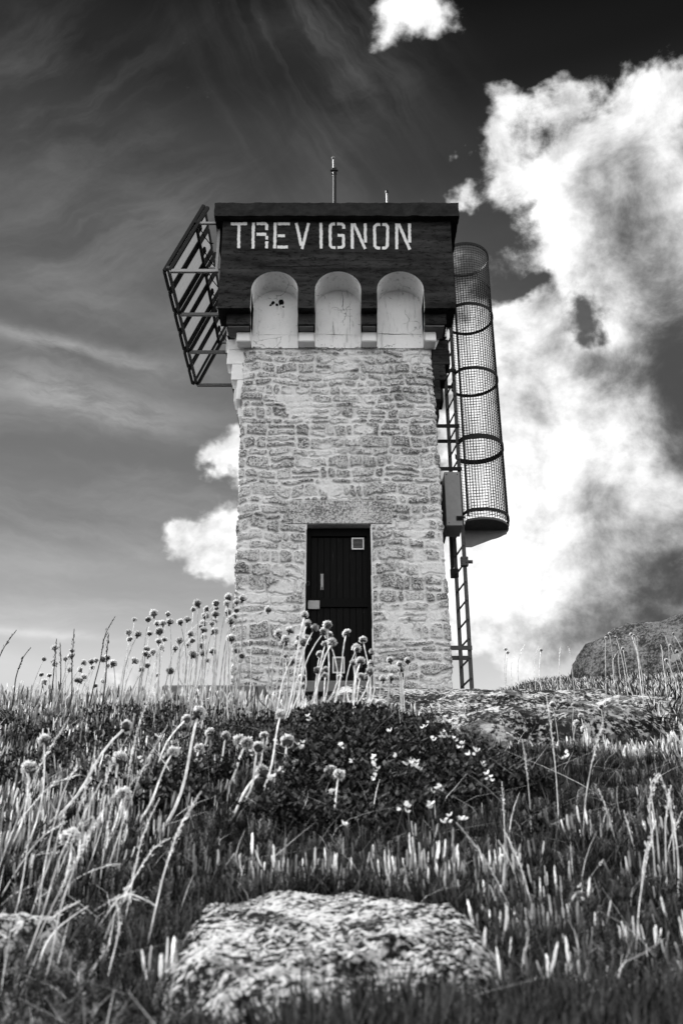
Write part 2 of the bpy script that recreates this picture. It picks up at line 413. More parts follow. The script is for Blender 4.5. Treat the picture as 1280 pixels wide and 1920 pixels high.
def mat_plant(name, lo, hi, trans=0.4, rough=0.6):
    m, t = newmat(name)
    tn = t.n('ShaderNodeAttribute', attribute_name='tone').outputs['Fac']
    v = t.mix(tn, lo, hi)
    v = t.m('MULTIPLY', v, t.mr(t.noise(t.P, 90, 3), 0.3, 0.7, 0.7, 1.3))
    col = t.grey(v)
    t.l(col, t.b.inputs['Base Color']); t.b.inputs['Roughness'].default_value = rough
    tr = t.n('ShaderNodeBsdfTranslucent'); t.l(col, tr.inputs['Color'])
    mx = t.n('ShaderNodeMixShader'); mx.inputs[0].default_value = trans
    t.l(t.b.outputs[0], mx.inputs[1]); t.l(tr.outputs[0], mx.inputs[2]); t.l(mx.outputs[0], t.o.inputs['Surface'])
    return m

M_STONE = mat_stone(); M_DARK = mat_darkpaint(); M_WHITE = mat_whitewash()
M_CORN = mat_plain('cornice_concrete', 0.022, 0.9, 6, 0.85, 0.8, 16, 0.6, 0.01, dark=0.008)
M_LINT = mat_plain('dressed_granite', 0.52, 0.16, 7, 0.9, 0.85, 34, 0.6, 0.006, dark=0.10, cut=.545)
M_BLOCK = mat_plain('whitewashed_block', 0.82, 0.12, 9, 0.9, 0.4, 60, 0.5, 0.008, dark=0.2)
M_LETTER = mat_plain('white_letter_paint', 0.72, 0.12, 20, 0.8, 0.5, 60, 0.3, dark=0.10)
def mat_door():
    m, t = newmat('black_door_paint')
    st = t.ss(t.noise(t.vm('MULTIPLY', t.P, (60, 1, 2.2)), 1.6, 6, 0.7), 0.60, 0.72)
    sp = t.ss(t.noise(t.P, 38, 5, 0.75), 0.66, 0.70)
    v = t.mix(t.m('MULTIPLY', st, 0.8), 0.004, 0.06); v = t.mix(t.m('MULTIPLY', sp, t.ss(t.noise(t.P, 3.5, 2), 0.48, 0.6)), v, 0.14)
    t.l(t.grey(v), t.b.inputs['Base Color']); t.b.inputs['Roughness'].default_value = 0.6
    bump(t, t.noise(t.vm('MULTIPLY', t.P, (60, 1, 3)), 2, 5), 0.4, 0.003); return m
M_DOOR = mat_door()
M_DOORF = mat_plain('black_frame_paint', 0.004, 0.4, 20, 0.7)
M_PLATE = mat_plain('worn_steel_plate', 0.33, 0.2, 25, 0.6, 0.3, 90)
M_VENTF = mat_plain('pale_vent_plastic', 0.60, 0.08, 20, 0.6)
M_VENTL = mat_plain('grey_vent_slats', 0.16, 0.1, 20, 0.6)
M_STEEL = mat_plain('weathered_galvanised_steel', 0.085, 0.45, 18, 0.6, 0.5, 60, 0.3, 0.002, 0.1, 0.03)
M_STEELD = mat_plain('dark_painted_steel', 0.022, 0.4, 18, 0.55)
M_STEELL = mat_plain('grey_galvanised_steel', 0.20, 0.25, 14, 0.5, 0.2, 60, 0.2, 0.002, 0.3)
M_RACK = mat_plain('aluminium_rack', 0.30, 0.25, 14, 0.5, 0.2, 60, 0.2, 0.002, 0.3)
M_CONC = mat_plain('old_concrete', 0.16, 0.35, 8, 0.92, 0.5, 40, 0.7, 0.01)
M_BLACK = mat_plain('black_hole', 0.006, 0.2)
M_ROCK1 = mat_rock('lichened_granite_near', 0.010, 0.52, 2.0, 0.505, 0.07, .56, .60)
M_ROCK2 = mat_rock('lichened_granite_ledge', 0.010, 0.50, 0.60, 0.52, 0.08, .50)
M_ROCK3 = mat_rock('granite_boulder', 0.05, 0.36, 0.35, 0.51, 0.16)
M_PALE = mat_rock('pale_lichened_stone', 0.25, 0.7, 3.0, 0.40)

# ------------------------------------------------------------------ the ground
GY = np.array([-4000,-60,-8,-1,0,.4,.7,.9,1.1,1.4,1.8,2.2,3,4,5,7,9,11,12,13,15,18,25,40,80,9000.])
GZ = np.array([-12,-9,-1.6,-.34,-.16,-.085,-.035,.035,.118,.225,.375,.50,.69,.935,1.185,1.70,2.24,2.79,3.06,3.16,3.15,2.8,1.0,-4,-9,-12.])
def gz(x, y):
    x = np.asarray(x, float); y = np.asarray(y, float)
    z = np.interp(y, GY, GZ)
    r = x/np.maximum(np.abs(y), .3)
    # hollow in front of the ledge, rise of the turf on the right
    hol = sstep(r, .03, .10)*(1-sstep(r, .30, .42))*sstep(y, 1.5, 2.0)*(1-sstep(y, 3.6, 4.0))
    z = z*(1-hol) + hol*np.minimum(z, y*math.tan(R(10.2)))
    z = z + sstep(r, .13, .22)*sstep(y, 4.2, 6.8)*(1-sstep(y, 12, 22))*.17*np.clip(y/7, .5, 1.4)
    z = z + sstep(r, .20, .34)*sstep(y, 3.3, 4.5)*(1-sstep(y, 7, 10))*.07
    z = z + .055*np.exp(-((x-.02)/.22)**2 - ((y-1.60)/.26)**2) + .02*np.exp(-((x+.5)/.3)**2-((y-1.9)/.3)**2)
    amp = np.clip((y+1)/14, .02, 1)*1.0
    z = z*(1 - .035*sstep(-r, .02, .10)*sstep(y, 3.2, 5)*(1-sstep(y, 10.5, 11.8))) + .035*sstep(-x, .05, .35)*np.exp(-((y-2.25)/.5)**2)
    z = z + .011*np.abs(N2.fbm(x*9+1, y*9, 6, 2))*2*sstep(y, .95, 1.2)*(1-sstep(y, 3, 5))
    z = z + .022*N1.fbm(x*5, y*5, 0, 3)*sstep(y, .9, 1.3) + .045*N2.fbm(x*1.7+2, y*1.4, 4, 3)*sstep(y, 1.4, 2.2)*(1-sstep(y, 4, 6)) + .004*N1.fbm(x*9, y*9, 0, 2) + .11*amp*N2.fbm(x*.9+3, y*.9, 0, 3)*sstep(y, 2.0, 6)*(1-sstep(np.hypot(x*.9, y-13.3), 2.2, 1.4))
    far = sstep(np.hypot(x, y-5), 14, 60)
    return z*(1-far) + far*np.minimum(z, -4 - 5*sstep(np.hypot(x, y), 60, 150))
def grid_axis(lo, hi, fine, a, b, grow=1.12):
    """fine steps inside (a,b), growing outwards"""
    mid = list(np.arange(a, b+fine/2, fine)); st = fine; q = [mid[-1]]
    while q[-1] < hi: st *= grow; q.append(q[-1]+st)
    st = fine; p = [mid[0]]
    while p[-1] > lo: st *= grow; p.append(p[-1]-st)
    return np.array(p[:0:-1] + mid + q[1:])
gx = grid_axis(-3500, 3500, .03, -2.2, 2.4); gy = grid_axis(-3500, 4500, .03, .2, 5.5)
XX, YY = np.meshgrid(gx, gy); ZZ = gz(XX, YY)
def grid_faces(ny, nx):
    i = np.arange(ny-1)[:, None]*nx + np.arange(nx-1)[None, :]
    return np.stack([i, i+1, i+nx+1, i+nx], -1).reshape(-1, 4)
mg, tg = newmat('peaty_soil')
vsoil = tg.m('MULTIPLY_ADD', tg.noise(tg.P, 9, 6, 0.7), 0.07, -0.005)
tg.l(tg.grey(tg.m('MAXIMUM', tg.m('MULTIPLY', vsoil, .5), 0.004)), tg.b.inputs['Base Color']); tg.b.inputs['Roughness'].default_value = 1
bump(tg, tg.noise(tg.P, 60, 6, 0.75), 1.0, 0.01)
g = link('ground', mesh_np('ground', np.stack([XX, YY, ZZ], -1).reshape(-1, 3), grid_faces(len(gy), len(gx))), mg)
tag(g, 'dark peaty hillside rising to the tower', None, None, 'structure')

# ------------------------------------------------------------------ the tower
FD, BD = 11.92, 12.38           # distance of head face and of shaft face / niche backs
SD0, SD1 = 12.40, 15.05         # shaft front and back
Z0, Z1 = 3.25, 8.66
tower = empty('signal_tower', (0, SD0, Z0), 'square stone tower with dark head, white arched niches and TREVIGNON lettering', 'tower')
def xl(z): return -1.415 - .059*(z-3.4)/5.2
def xr(z): return 1.433 - .076*(z-3.4)/5.2
DX0, DX1, DZ1 = -.484, .405, 5.675
def stone_shaft():
    rr = .025
    front = np.unique(np.concatenate([np.arange(0, 1.0001, .0036), [ (DX0+1.444)/2.839, (DX1+1.444)/2.839 ]]))
    # perimeter as list of (u kind, param)
    u = [('f', t) for t in front] + [('r', t) for t in np.linspace(0.008, 1, 150)] + [('b', t) for t in np.linspace(.02, .98, 60)] + [('l', t) for t in np.linspace(1, 0.008, 150)]
    zs = np.unique(np.concatenate([np.arange(Z0, Z1, .0105), [DZ1, Z1]]))
    kinds = np.array([k for k, _ in u]); ts = np.array([t for _, t in u])
    Wd, Dp = 2.84, SD1-SD0
    s = np.where(kinds == 'f', ts*Wd, np.where(kinds == 'r', Wd+ts*Dp, np.where(kinds == 'b', Wd+Dp+ts*Wd, 2*Wd+Dp+(1-ts)*Dp)))
    S, Zg = np.meshgrid(s, zs)
    K = np.broadcast_to(kinds, S.shape); T = np.broadcast_to(ts, S.shape)
    XL, XR = xl(Zg), xr(Zg)
    X = np.where(K == 'f', XL+(XR-XL)*T, np.where(K == 'r', XR, np.where(K == 'b', XR+(XL-XR)*T, XL)))
    Y = np.where(K == 'f', SD0, np.where(K == 'b', SD1, SD0+T*Dp))
    nx = np.where(K == 'r', 1., np.where(K == 'l', -1., 0.)); ny = np.where(K == 'f', -1., np.where(K == 'b', 1., 0.))
    # blend normals near the front corners
    dl = X-XL; dr = XR-X; fr = (K == 'f')
    a = np.where(fr, np.clip(1-dr/.03, 0, 1), 0) - np.where(fr, np.clip(1-dl/.03, 0, 1), 0)
    nx = np.where(fr, a*.75, nx); ny = np.where(fr, -np.sqrt(1-nx**2), ny)
    # masonry pattern
    rg = np.random.default_rng(5)
    ws = S + .05*N1.fbm(S*1.6, Zg*2.2, 3, 3) + .018*N2.fbm(S*9, Zg*9, 1, 2)
    wz = Zg + .085*N2.fbm(S*1.15, Zg*.5, 7, 2) + .075*N1.fbm(S*4.2+9, Zg*4, 2, 3)
    rows = [Z0-.4]
    while rows[-1] < Z1+.4: rows.append(rows[-1] + rg.choice([.095, .12, .145, .17, .20, .23], p=[.18,.22,.24,.17,.12,.07]))
    rows = np.array(rows); ri = np.clip(np.searchsorted(rows, wz)-1, 0, len(rows)-2)
    z0 = rows[ri]; z1 = rows[ri+1]
    a_ = np.zeros_like(S); b_ = np.zeros_like(S); tone = np.zeros_like(S); sid = np.zeros_like(S)
    for r in range(len(rows)-1):
        mk = ri == r
        if not mk.any(): continue
        cs = [-.3 + rg.random()*.1]
        while cs[-1] < 2*(Wd+Dp)+.3: cs.append(cs[-1] + rg.choice([.11,.17,.23,.30,.38,.48], p=[.16,.22,.24,.18,.13,.07])*rg.uniform(.85, 1.15))
        cs = np.array(cs); ci = np.clip(np.searchsorted(cs, ws[mk])-1, 0, len(cs)-2)
        tn = rg.random(len(cs)); sp = rg.random(len(cs)); spf = rg.uniform(.38, .62, len(cs))
        tilt = rg.uniform(-.12, .12, len(cs))
        l, rt = cs[ci], cs[ci+1]; zz0, zz1 = rows[r], rows[r+1]
        hh = zz1-zz0; wzz = wz[mk] + tilt[ci]*(ws[mk]-(l+rt)/2)*np.minimum(1, .35/(rt-l))
        split = (sp[ci] < .22) & (hh > .15) & (rt-l > .2); cut = zz0 + hh*spf[ci]
        up = wzz > cut
        lo = np.where(split & up, cut, zz0); hi = np.where(split & ~up, cut, zz1)
        a_[mk] = np.minimum(ws[mk]-l, rt-ws[mk]); b_[mk] = np.minimum(wzz-lo, hi-wzz)
        tone[mk] = np.where(split & up, tn[(ci*7+3) % len(tn)], tn[ci])
    rad = .046
    q = np.sqrt(np.clip((rad-a_)/rad, 0, 1.6)**2 + np.clip((rad-b_)/rad, 0, 1.6)**2)
    q = q + .45*N1.fbm(S*22, Zg*22, 0, 3)
    mask = 1 - sstep(q, .42, .78)
    # raked, blurred-over patches where mortar covers the stones
    cover = sstep(N2.fbm(S*2.3+4, Zg*3.2, 5, 4), .10, .38)
    mask = mask*(1-.75*cover)
    h = mask*(.012 + .020*tone + .016*N2.fbm(S*11, Zg*14, 2, 4)) + .005*N1.fbm(S*40, Zg*40, 0, 2)
    # beds open as a dark joint below some stones
    und = np.clip(1 - np.abs(q-.72)/.20, 0, 1)*sstep(N1.fbm(S*3.3, Zg*3.3, 8, 2), .02, .16)
    h = h - .030*und
    # smooth next to the doorway and lintel
    dd = np.maximum(np.maximum(DX0-X, X-DX1), Zg-DZ1); near = fr & (dd < .02)
    h = np.where(near, .002, h)
    lint = fr & (X > -.785) & (X < .71) & (Zg > 5.66) & (Zg < 6.05)
    h = np.where(lint, 0.0, h); mask = np.where(lint | near, 0., mask)
    h = h * sstep(Z1-Zg, 0.0, .05) + .0
    corner = np.where(fr, np.minimum(dl, dr), np.where((K == 'r') | (K == 'l'), T*Dp, 1))
    h = h + np.where(corner < .035, .018*N1.fbm(Zg*14, 0.0, 3.0, 4) - .012, 0)
    V = np.stack([X+nx*h, Y+ny*h, Zg], -1)
    nz_, ns_ = S.shape
    i = np.arange(nz_-1)[:, None]*ns_ + np.arange(ns_)[None, :]
    j = np.arange(nz_-1)[:, None]*ns_ + (np.arange(ns_)[None, :]+1) % ns_
    Fc = np.stack([i, j, j+ns_, i+ns_], -1).reshape(-1, 4)
    cx = V.reshape(-1, 3)[Fc].mean(1); fb_ = np.broadcast_to(fr, S.shape).reshape(-1)[Fc].all(1)
    keep = ~(fb_ & (cx[:, 0] > DX0) & (cx[:, 0] < DX1) & (cx[:, 2] < DZ1))
    me = mesh_np('stone_wall', V.reshape(-1, 3), Fc[keep], True, {'stone': (mask*1.0).ravel(), 'tone': tone.ravel()})
    return link('stone_wall', me, M_STONE, tower)
stone_shaft()
b = MB()                                            # jambs and soffit of the doorway
RD = 12.60
b.add([(DX0, SD0, Z0), (DX0, RD, Z0), (DX0, RD, DZ1), (DX0, SD0, DZ1)], [(0,1,2,3)])
b.add([(DX1, SD0, Z0), (DX1, RD, Z0), (DX1, RD, DZ1), (DX1, SD0, DZ1)], [(3,2,1,0)])
b.add([(DX0, SD0, DZ1), (DX1, SD0, DZ1), (DX1, RD, DZ1), (DX0, RD, DZ1)], [(0,1,2,3)])
b.build('door_reveal', M_LINT, tower)
b = MB().box(-.775, .70, 12.384, 12.45, DZ1+.004, 6.035, .006); lo_ = b.build('lintel', M_STONE, tower)
for an_, av_ in (('stone', .70), ('tone', .8)):
    q_ = lo_.data.attributes.new(an_, 'FLOAT', 'POINT'); q_.data.foreach_set('value', [av_]*len(lo_.data.vertices))

# door
door = MB(); dz0, dz1 = 3.45, 5.60
npl = 9; pw = (.40+.42)/npl
door.box(-.47, .395, 12.575, 12.60, dz0, dz1)
for k in range(npl):
    x0 = -.42 + k*pw*.97
    for (za, zb) in ((dz0+.02, 4.50), (4.64, dz1-.06)):
        door.box(x0+.004, x0+pw*.97-.004, 12.560+random.uniform(0, .004), 12.578, za, zb, .003)
dobj = door.build('door', M_DOOR, tower)
def sub(mb, name, mat, parent_part, smooth=False):
    o = mb.build(name, mat, None, smooth); o.parent = parent_part; return o
sub(MB().box(-.44, .365, 12.540, 12.575, 4.505, 4.635, .004), 'cross_rail', M_DOORF, dobj)
fr_ = MB()
fr_.box(DX0+.002, -.425, 12.53, 12.598, dz0, dz1+.07, .004); fr_.box(.355, DX1-.002, 12.53, 12.598, dz0, dz1+.07, .004); fr_.box(-.425, .355, 12.532, 12.598, dz1-.05, dz1+.07, .004)
fr_.build('door_frame', M_DOORF, tower)
def vent(xa, ya, xb, yb):
    p, q = at(xa, yb, 12.55), at(xb, ya, 12.55); f = MB(); e = .018
    f.box(p.x, q.x, 12.535, 12.558, p.z, p.z+e); f.box(p.x, q.x, 12.535, 12.558, q.z-e, q.z)
    f.box(p.x, p.x+e, 12.536, 12.558, p.z+e, q.z-e); f.box(q.x-e, q.x, 12.536, 12.558, p.z+e, q.z-e)
    fo = sub(f, 'vent_frame', M_VENTF, dobj)
    sl_ = MB(); n = int((q.z-p.z-2*e)/.018)
    for k in range(n):
        z = p.z+e+.009+k*(q.z-p.z-2*e)/n
        sl_.bar((p.x+e, 12.548, z), (q.x-e, 12.548, z), .012, .009)
    sub(sl_, 'vent_slats', M_VENTL, dobj)
vent(659, 1009, 682, 1031); vent(623, 1232, 646, 1263)
p, q = at(577, 1142, 12.53), at(599, 1126, 12.53)
pl = MB().box(p.x, q.x, 12.528, 12.540, p.z, q.z, .003)
for sx, sz in ((p.x+.012, p.z+.014), (q.x-.012, p.z+.014), (p.x+.012, q.z-.014), (q.x-.012, q.z-.014)): pl.sphere((sx, 12.527, sz), .006, 8, 4)
sub(pl, 'lock_plate', M_PLATE, dobj)
p = at(603.5, 1105, 12.53); q = at(603.5, 1075, 12.53)
hd = MB().bar((p.x-.012, 12.552, p.z), (q.x-.012, 12.552, q.z), .016, .008, (0,1,0)).bar((p.x+.014, 12.552, p.z), (q.x+.014, 12.552, q.z), .010, .008, (0,1,0))
hd.tube([(p.x, 12.555, p.z+.02), (p.x, 12.51, p.z+.025), (p.x, 12.51, q.z-.025), (p.x, 12.555, q.z-.02)], .008, 6)
sub(hd, 'handle', M_PLATE, dobj)
rg_ = MB(); c0 = at(577, 1094, 12.53)
rg_.tube([(c0.x+.02*math.cos(t*math.pi/6), 12.525, c0.z+.03*math.sin(t*math.pi/6)) for t in range(12)], .004, 5, True)
sub(rg_, 'ring_pull', M_STEEL, dobj)
MB().box(DX0+.001, DX1-.001, 12.40, 12.60, 3.30, 3.45, .01).build('door_sill', M_CONC, tower)

# head: four faces alike, each with three arched niches running down to the stonework
NICHES = [(-1.358, -.655), (-.399, .295), (.535, 1.238)]
HX0, HX1 = -1.848, 1.700; HB, HT = 9.0, 10.70; SPR, ATOP = 9.335, 9.682
def arch(x0, x1, n=18):
    c = (x0+x1)/2; r = (x1-x0)/2
    return [(c + r*math.cos(math.pi*(1-k/n)), SPR + (ATOP-SPR)*math.sin(math.pi*k/n)) for k in range(n+1)]
def side_map(k):
    cx, cy = (HX0+HX1)/2, FD + (HX1-HX0)/2
    def f(x, d, z):        # x along the front, d distance from the front plane inwards
        dx, dy = x-cx, (FD+d)-cy
        for _ in range(k): dx, dy = -dy, dx
        return (cx+dx, cy+dy, z)
    return f
face = MB(); lin = [MB() for _ in range(12)]; beam = MB(); blocks = []; panels = []
for k in range(4):
    mp = side_map(k)
    # facade polygon in strips so that it triangulates cleanly
    poly = []
    for (x0, x1) in NICHES:
        poly.append(arch(x0, x1))
    xs_prev = HX0
    for i, (x0, x1) in enumerate(NICHES):
        # pier left of the niche
        face.add([mp(xs_prev, 0, HB), mp(x0, 0, HB), mp(x0, 0, HT), mp(xs_prev, 0, HT)], [(0,1,2,3)])
        ar = arch(x0, x1)
        face.add([mp(x0, 0, HB), mp(x0, 0, SPR)], [])
        for a in range(len(ar)-1):
            (xa, za), (xb, zb) = ar[a], ar[a+1]
            face.add([mp(xa, 0, za), mp(xb, 0, zb), mp(xb, 0, HT), mp(xa, 0, HT)], [(0,1,2,3)])
        # lining: reveal surfaces, white
        prof = [(x0, 8.60)] + ar + [(x1, 8.60)]
        L = MB(); dep = BD-FD
        for a in range(len(prof)-1):
            (xa, za), (xb, zb) = prof[a], prof[a+1]
            i0 = -.003; 
            L.add([mp(xa, 0, za) if za >= HB-.01 else mp(xa, .28, za), mp(xb, 0, zb) if zb >= HB-.01 else mp(xb, .28, zb), mp(xb, dep, zb), mp(xa, dep, za)], [(0,1,2,3)])
        # reveal between block level and arch springing follows the steps of the beam
        for xx in (x0, x1):
            L.add([mp(xx, 0, HB), mp(xx, dep, HB), mp(xx, dep, SPR), mp(xx, 0, SPR)], [(0,1,2,3)])
            L.add([mp(xx, .13, 8.80), mp(xx, dep, 8.80), mp(xx, dep, HB), mp(xx, .13, HB)], [(0,1,2,3)])
        # back panel with arched top
        n = len(ar)
        bp = [mp(x0, dep, 8.60)] + [mp(x, dep, z) for x, z in ar] + [mp(x1, dep, 8.60)]
        L.add(bp, [tuple(range(len(bp)))])
        L.build('niche_lining', M_WHITE, tower, False)
        xs_prev = x1
    face.add([mp(xs_prev, 0, HB), mp(HX1, 0, HB), mp(HX1, 0, HT), mp(xs_prev, 0, HT)], [(0,1,2,3)])
    # soffit, dark beam, white blocks below each pier
    edges = [HX0] + [e for n_ in NICHES for e in n_] + [HX1]
    for i in range(0, len(edges), 2):
        a, c = edges[i], edges[i+1]
        if i == len(edges)-2: continue                     # the corner belongs to the next side's first pier
        dpc = .462 if i == 0 else .46; dpb = .489 if i == 0 else .455
        face.add([mp(a, 0, HB), mp(c, 0, HB), mp(c, dpc, HB), mp(a, dpc, HB)], [(3,2,1,0)])
        a2 = a+.13 if i == 0 else a+.002; c2 = c-.14 if i == len(edges)-2 else c-.002
        vs = [mp(x, d, z) for x in (a2, c2) for d in (.13, dpc-.003) for z in (8.80, HB-.003)]
        bm_ = MB(); bm_.add(vs, [(0,1,3,2),(4,6,7,5),(0,4,5,1),(2,3,7,6),(0,2,6,4),(1,5,7,3)]); bm_.build('beam', M_DARK, tower)
        a3 = a+.27 if i == 0 else a+.003; c3 = c-.28 if i == len(edges)-2 else c-.003
        bl = MB(); q0 = [mp(x, d, z) for x in (a3, c3) for d in (.28, dpc-.006) for z in (8.60, 8.797)]
        xs = [p[0] for p in q0]; ys = [p[1] for p in q0]
        bl.box(min(xs), max(xs), min(ys), max(ys), 8.60, 8.775, .015)
        bl.build('corbel_block', M_BLOCK, tower)
        st_ = MB(); q0 = [mp(x, d, z) for x in (a2+.02, c2-.02) for d in (.165, dpc-.010) for z in (0, 1)]
        xs = [p[0] for p in q0]; ys = [p[1] for p in q0]
        st_.box(min(xs), max(xs), min(ys), max(ys), 8.776, 8.799)
        st_.build('bearing_strip', M_CONC, tower)
face.build('parapet', M_DARK, tower)
# plain band under the blocks where the shaft meets the head
MB().box(-1.40, 1.30, SD0+.012, SD1, 8.60, 8.99).build('shaft_cap', M_LINT, tower)
MB().box(HX0+.02, HX1-.02, FD+.02, FD+3.52, 10.5, 10.69).build('roof_slab', M_CORN, tower)
# side brackets stepping down from the left and right overhang
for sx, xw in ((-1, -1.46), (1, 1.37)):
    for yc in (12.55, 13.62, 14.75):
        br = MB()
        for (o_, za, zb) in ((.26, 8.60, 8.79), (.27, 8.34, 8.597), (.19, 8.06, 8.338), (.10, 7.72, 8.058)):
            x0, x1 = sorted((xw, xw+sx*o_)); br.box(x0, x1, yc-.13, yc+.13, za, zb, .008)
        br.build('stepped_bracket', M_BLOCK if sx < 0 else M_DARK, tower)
# cornice with a slightly chipped edge
def rough_slab(x0, x1, y0, y1, z0, z1, amp, name, mat, parent):
    nx_, ny_, nz_ = 150, 130, 8; V = []; Fs = []; 
    def sheet(fn, nu, nv):
        bse = sum(len(v) for v in V); U_, V_ = np.meshgrid(np.linspace(0, 1, nu), np.linspace(0, 1, nv))
        P_ = fn(U_, V_); V.append(P_.reshape(-1, 3)); Fs.append(grid_faces(nv, nu)+bse)
    X = lambda u: x0+(x1-x0)*u; Y = lambda u: y0+(y1-y0)*u; Z = lambda u: z0+(z1-z0)*u
    O = lambda u: np.zeros_like(u)
    sheet(lambda u, v: np.stack([X(u), Y(O(u)), Z(v)], -1), nx_, nz_); sheet(lambda u, v: np.stack([X(u), Y(O(u)+1), Z(v)], -1), nx_, nz_)
    sheet(lambda u, v: np.stack([X(O(u)), Y(u), Z(v)], -1), ny_, nz_); sheet(lambda u, v: np.stack([X(O(u)+1), Y(u), Z(v)], -1), ny_, nz_)
    sheet(lambda u, v: np.stack([X(u), Y(v), Z(O(u))], -1), nx_, ny_); sheet(lambda u, v: np.stack([X(u), Y(v), Z(O(u)+1)], -1), nx_, ny_)
    A = np.concatenate(V); n = A.copy()
    for ax, (sc) in ((0, 7.0), (1, 7.0), (2, 7.0)):
        A[:, ax] += amp*N1.fbm(n[:, 0]*sc, n[:, 1]*sc, n[:, 2]*sc+ax*9, 4)
    return link(name, mesh_np(name, A, np.concatenate(Fs), False), mat, parent)
rough_slab(-1.980, 1.822, 11.80, 15.58, 10.668, 10.930, .022, 'cornice', M_CORN, tower)

# cracks in render and concrete: thin dark inlays
def crack(pts, D, wd, name='crack', mat=None):
    P3 = [at(x, y, D) for x, y in pts]; V = []; Fs = []; fine = []
    for i in range(len(P3)-1):
        for k in range(5): fine.append(P3[i].lerp(P3[i+1], k/5))
    fine.append(P3[-1]); n = len(fine)
    for i, p in enumerate(fine):
        d = (fine[min(i+1, n-1)]-fine[max(i-1, 0)]).normalized(); nr = Vector((-d.z, 0, d.x))
        j = Vector((random.uniform(-1, 1), 0, random.uniform(-1, 1)))*wd*.5
        ww = wd*random.uniform(.25, 1)*(0.3+min(i, n-1-i)/n*2)
        V += [p+j+nr*ww, p+j-nr*ww]
    Fs = [(2*i, 2*i+1, 2*i+3, 2*i+2) for i in range(n-1)]
    MB().add(V, Fs).build(name, mat or M_BLACK, tower)
crack([(484,497),(500,499),(520,499),(535,500),(560,499),(600,498),(640,494)], FD-.003, .010)
crack([(644,490),(644,500),(649,512)], FD-.003, .008); crack([(640,470),(643,480),(644,490)], FD-.003, .003)
crack([(470,462),(500,464),(530,463)], FD-.003, .003); crack([(700,505),(718,508)], FD-.003, .008)
crack([(637,382),(638,395),(637,404)], 11.795, .004)
crack([(640,545),(643,560),(642,575),(645,582)], BD-.004, .006); crack([(625,580),(640,581),(660,580)], BD-.004, .004)
crack([(707,625),(730,626),(760,626),(790,627)], BD-.004, .007); crack([(625,595),(624,612),(626,630)], BD-.004, .003)
crack([(655,560),(656,600),(655,630)], BD-.004, .0025); crack([(590,626),(630,627),(675,628)], BD-.004, .003)
crack([(470,628),(500,627),(556,628)], BD-.004, .0025)
for (cx_, cy_, r_) in ((512, 567, 4.5), (526, 566, 6), (519, 571, 3), (507, 572, 2.5), (531, 575, 2)):
    pts = []
    for k in range(14):
        t = 2*math.pi*k/14; rr_ = r_*random.uniform(.55, 1.15); pts.append(at(cx_+rr_*math.cos(t), cy_+rr_*math.sin(t), BD-.004-.0006*cx_/600*random.random()))
    MB().add(pts, [tuple(range(14))]).build('broken_render_hole', M_BLACK, tower)

# lettering: hand-painted stencil strokes, each letter from pixel strokes
def stroke(mb, pts, wpx, D=FD-.005):
    fine = []
    for (x0, y0), (x1, y1) in zip(pts[:-1], pts[1:]):
        n = max(3, int(math.hypot(x1-x0, y1-y0)/2.5))
        for k in range(n): fine.append((x0+(x1-x0)*k/n, y0+(y1-y0)*k/n))
    fine.append(pts[-1]); n = len(fine); V = []
    for i, (x, y) in enumerate(fine):
        a, b_ = fine[max(i-1, 0)], fine[min(i+1, n-1)]; dx, dy = b_[0]-a[0], b_[1]-a[1]; l = math.hypot(dx, dy) or 1
        nx_, ny_ = -dy/l, dx/l; w1, w2 = wpx/2+random.uniform(-.55, .45), wpx/2+random.uniform(-.55, .45)
        V += [at(x+nx_*w1, y+ny_*w1, D), at(x-nx_*w2, y-ny_*w2, D)]
    mb.add(V, [(2*i, 2*i+1, 2*i+3, 2*i+2) for i in range(n-1)])
S = 2.56
def LP(*pts): return [(400+x/S, 380+y/S) for x, y in pts]
letters = {
 'T': [LP((84,101),(162,99)), LP((123,106),(121,217))],
 'R': [LP((192,94),(190,219)), LP((207,99),(248,99),(256,106),(256,130)), LP((207,150),(254,150)), LP((256,158),(256,176)), LP((256,184),(255,218))],
 'E': [LP((297,94),(294,218)), LP((309,100),(367,100)), LP((309,157),(343,158)), LP((306,212),(357,212))],
 'V': [LP((397,96),(410,152),(422,205)), LP((457,96),(425,221))],
 'I': [LP((516,95),(517,219))],
 'G': [LP((583,100),(568,101),(560,112),(561,205),(570,214),(586,215)), LP((593,101),(616,101),(625,109),(626,124)), LP((596,156),(624,156),(624,206),(616,213),(595,214))],
 'N': [LP((666,98),(666,220)), LP((674,98),(728,221)), LP((728,98),(729,190))],
 'O': [LP((800,103),(781,104),(773,115),(774,206),(784,216),(800,217)), LP((810,103),(828,104),(836,115),(834,206),(826,216),(809,217))],
 'N ': [LP((879,98),(879,222)), LP((888,100),(942,224)), LP((940,98),(941,190))]}
lt = MB()
for k_, sts in letters.items():
    for i, st_ in enumerate(sts): stroke(lt, st_, 5.6, FD-.005-.0015*i)
lt.build('painted_name', M_LETTER, tower)

# foundation slab left of the tower
sl_o = MB().box(-2.24, -.95, 12.0, 15.6, 2.6, 3.285, .02); o = sl_o.build('foundation_slab', M_CONC, tower)

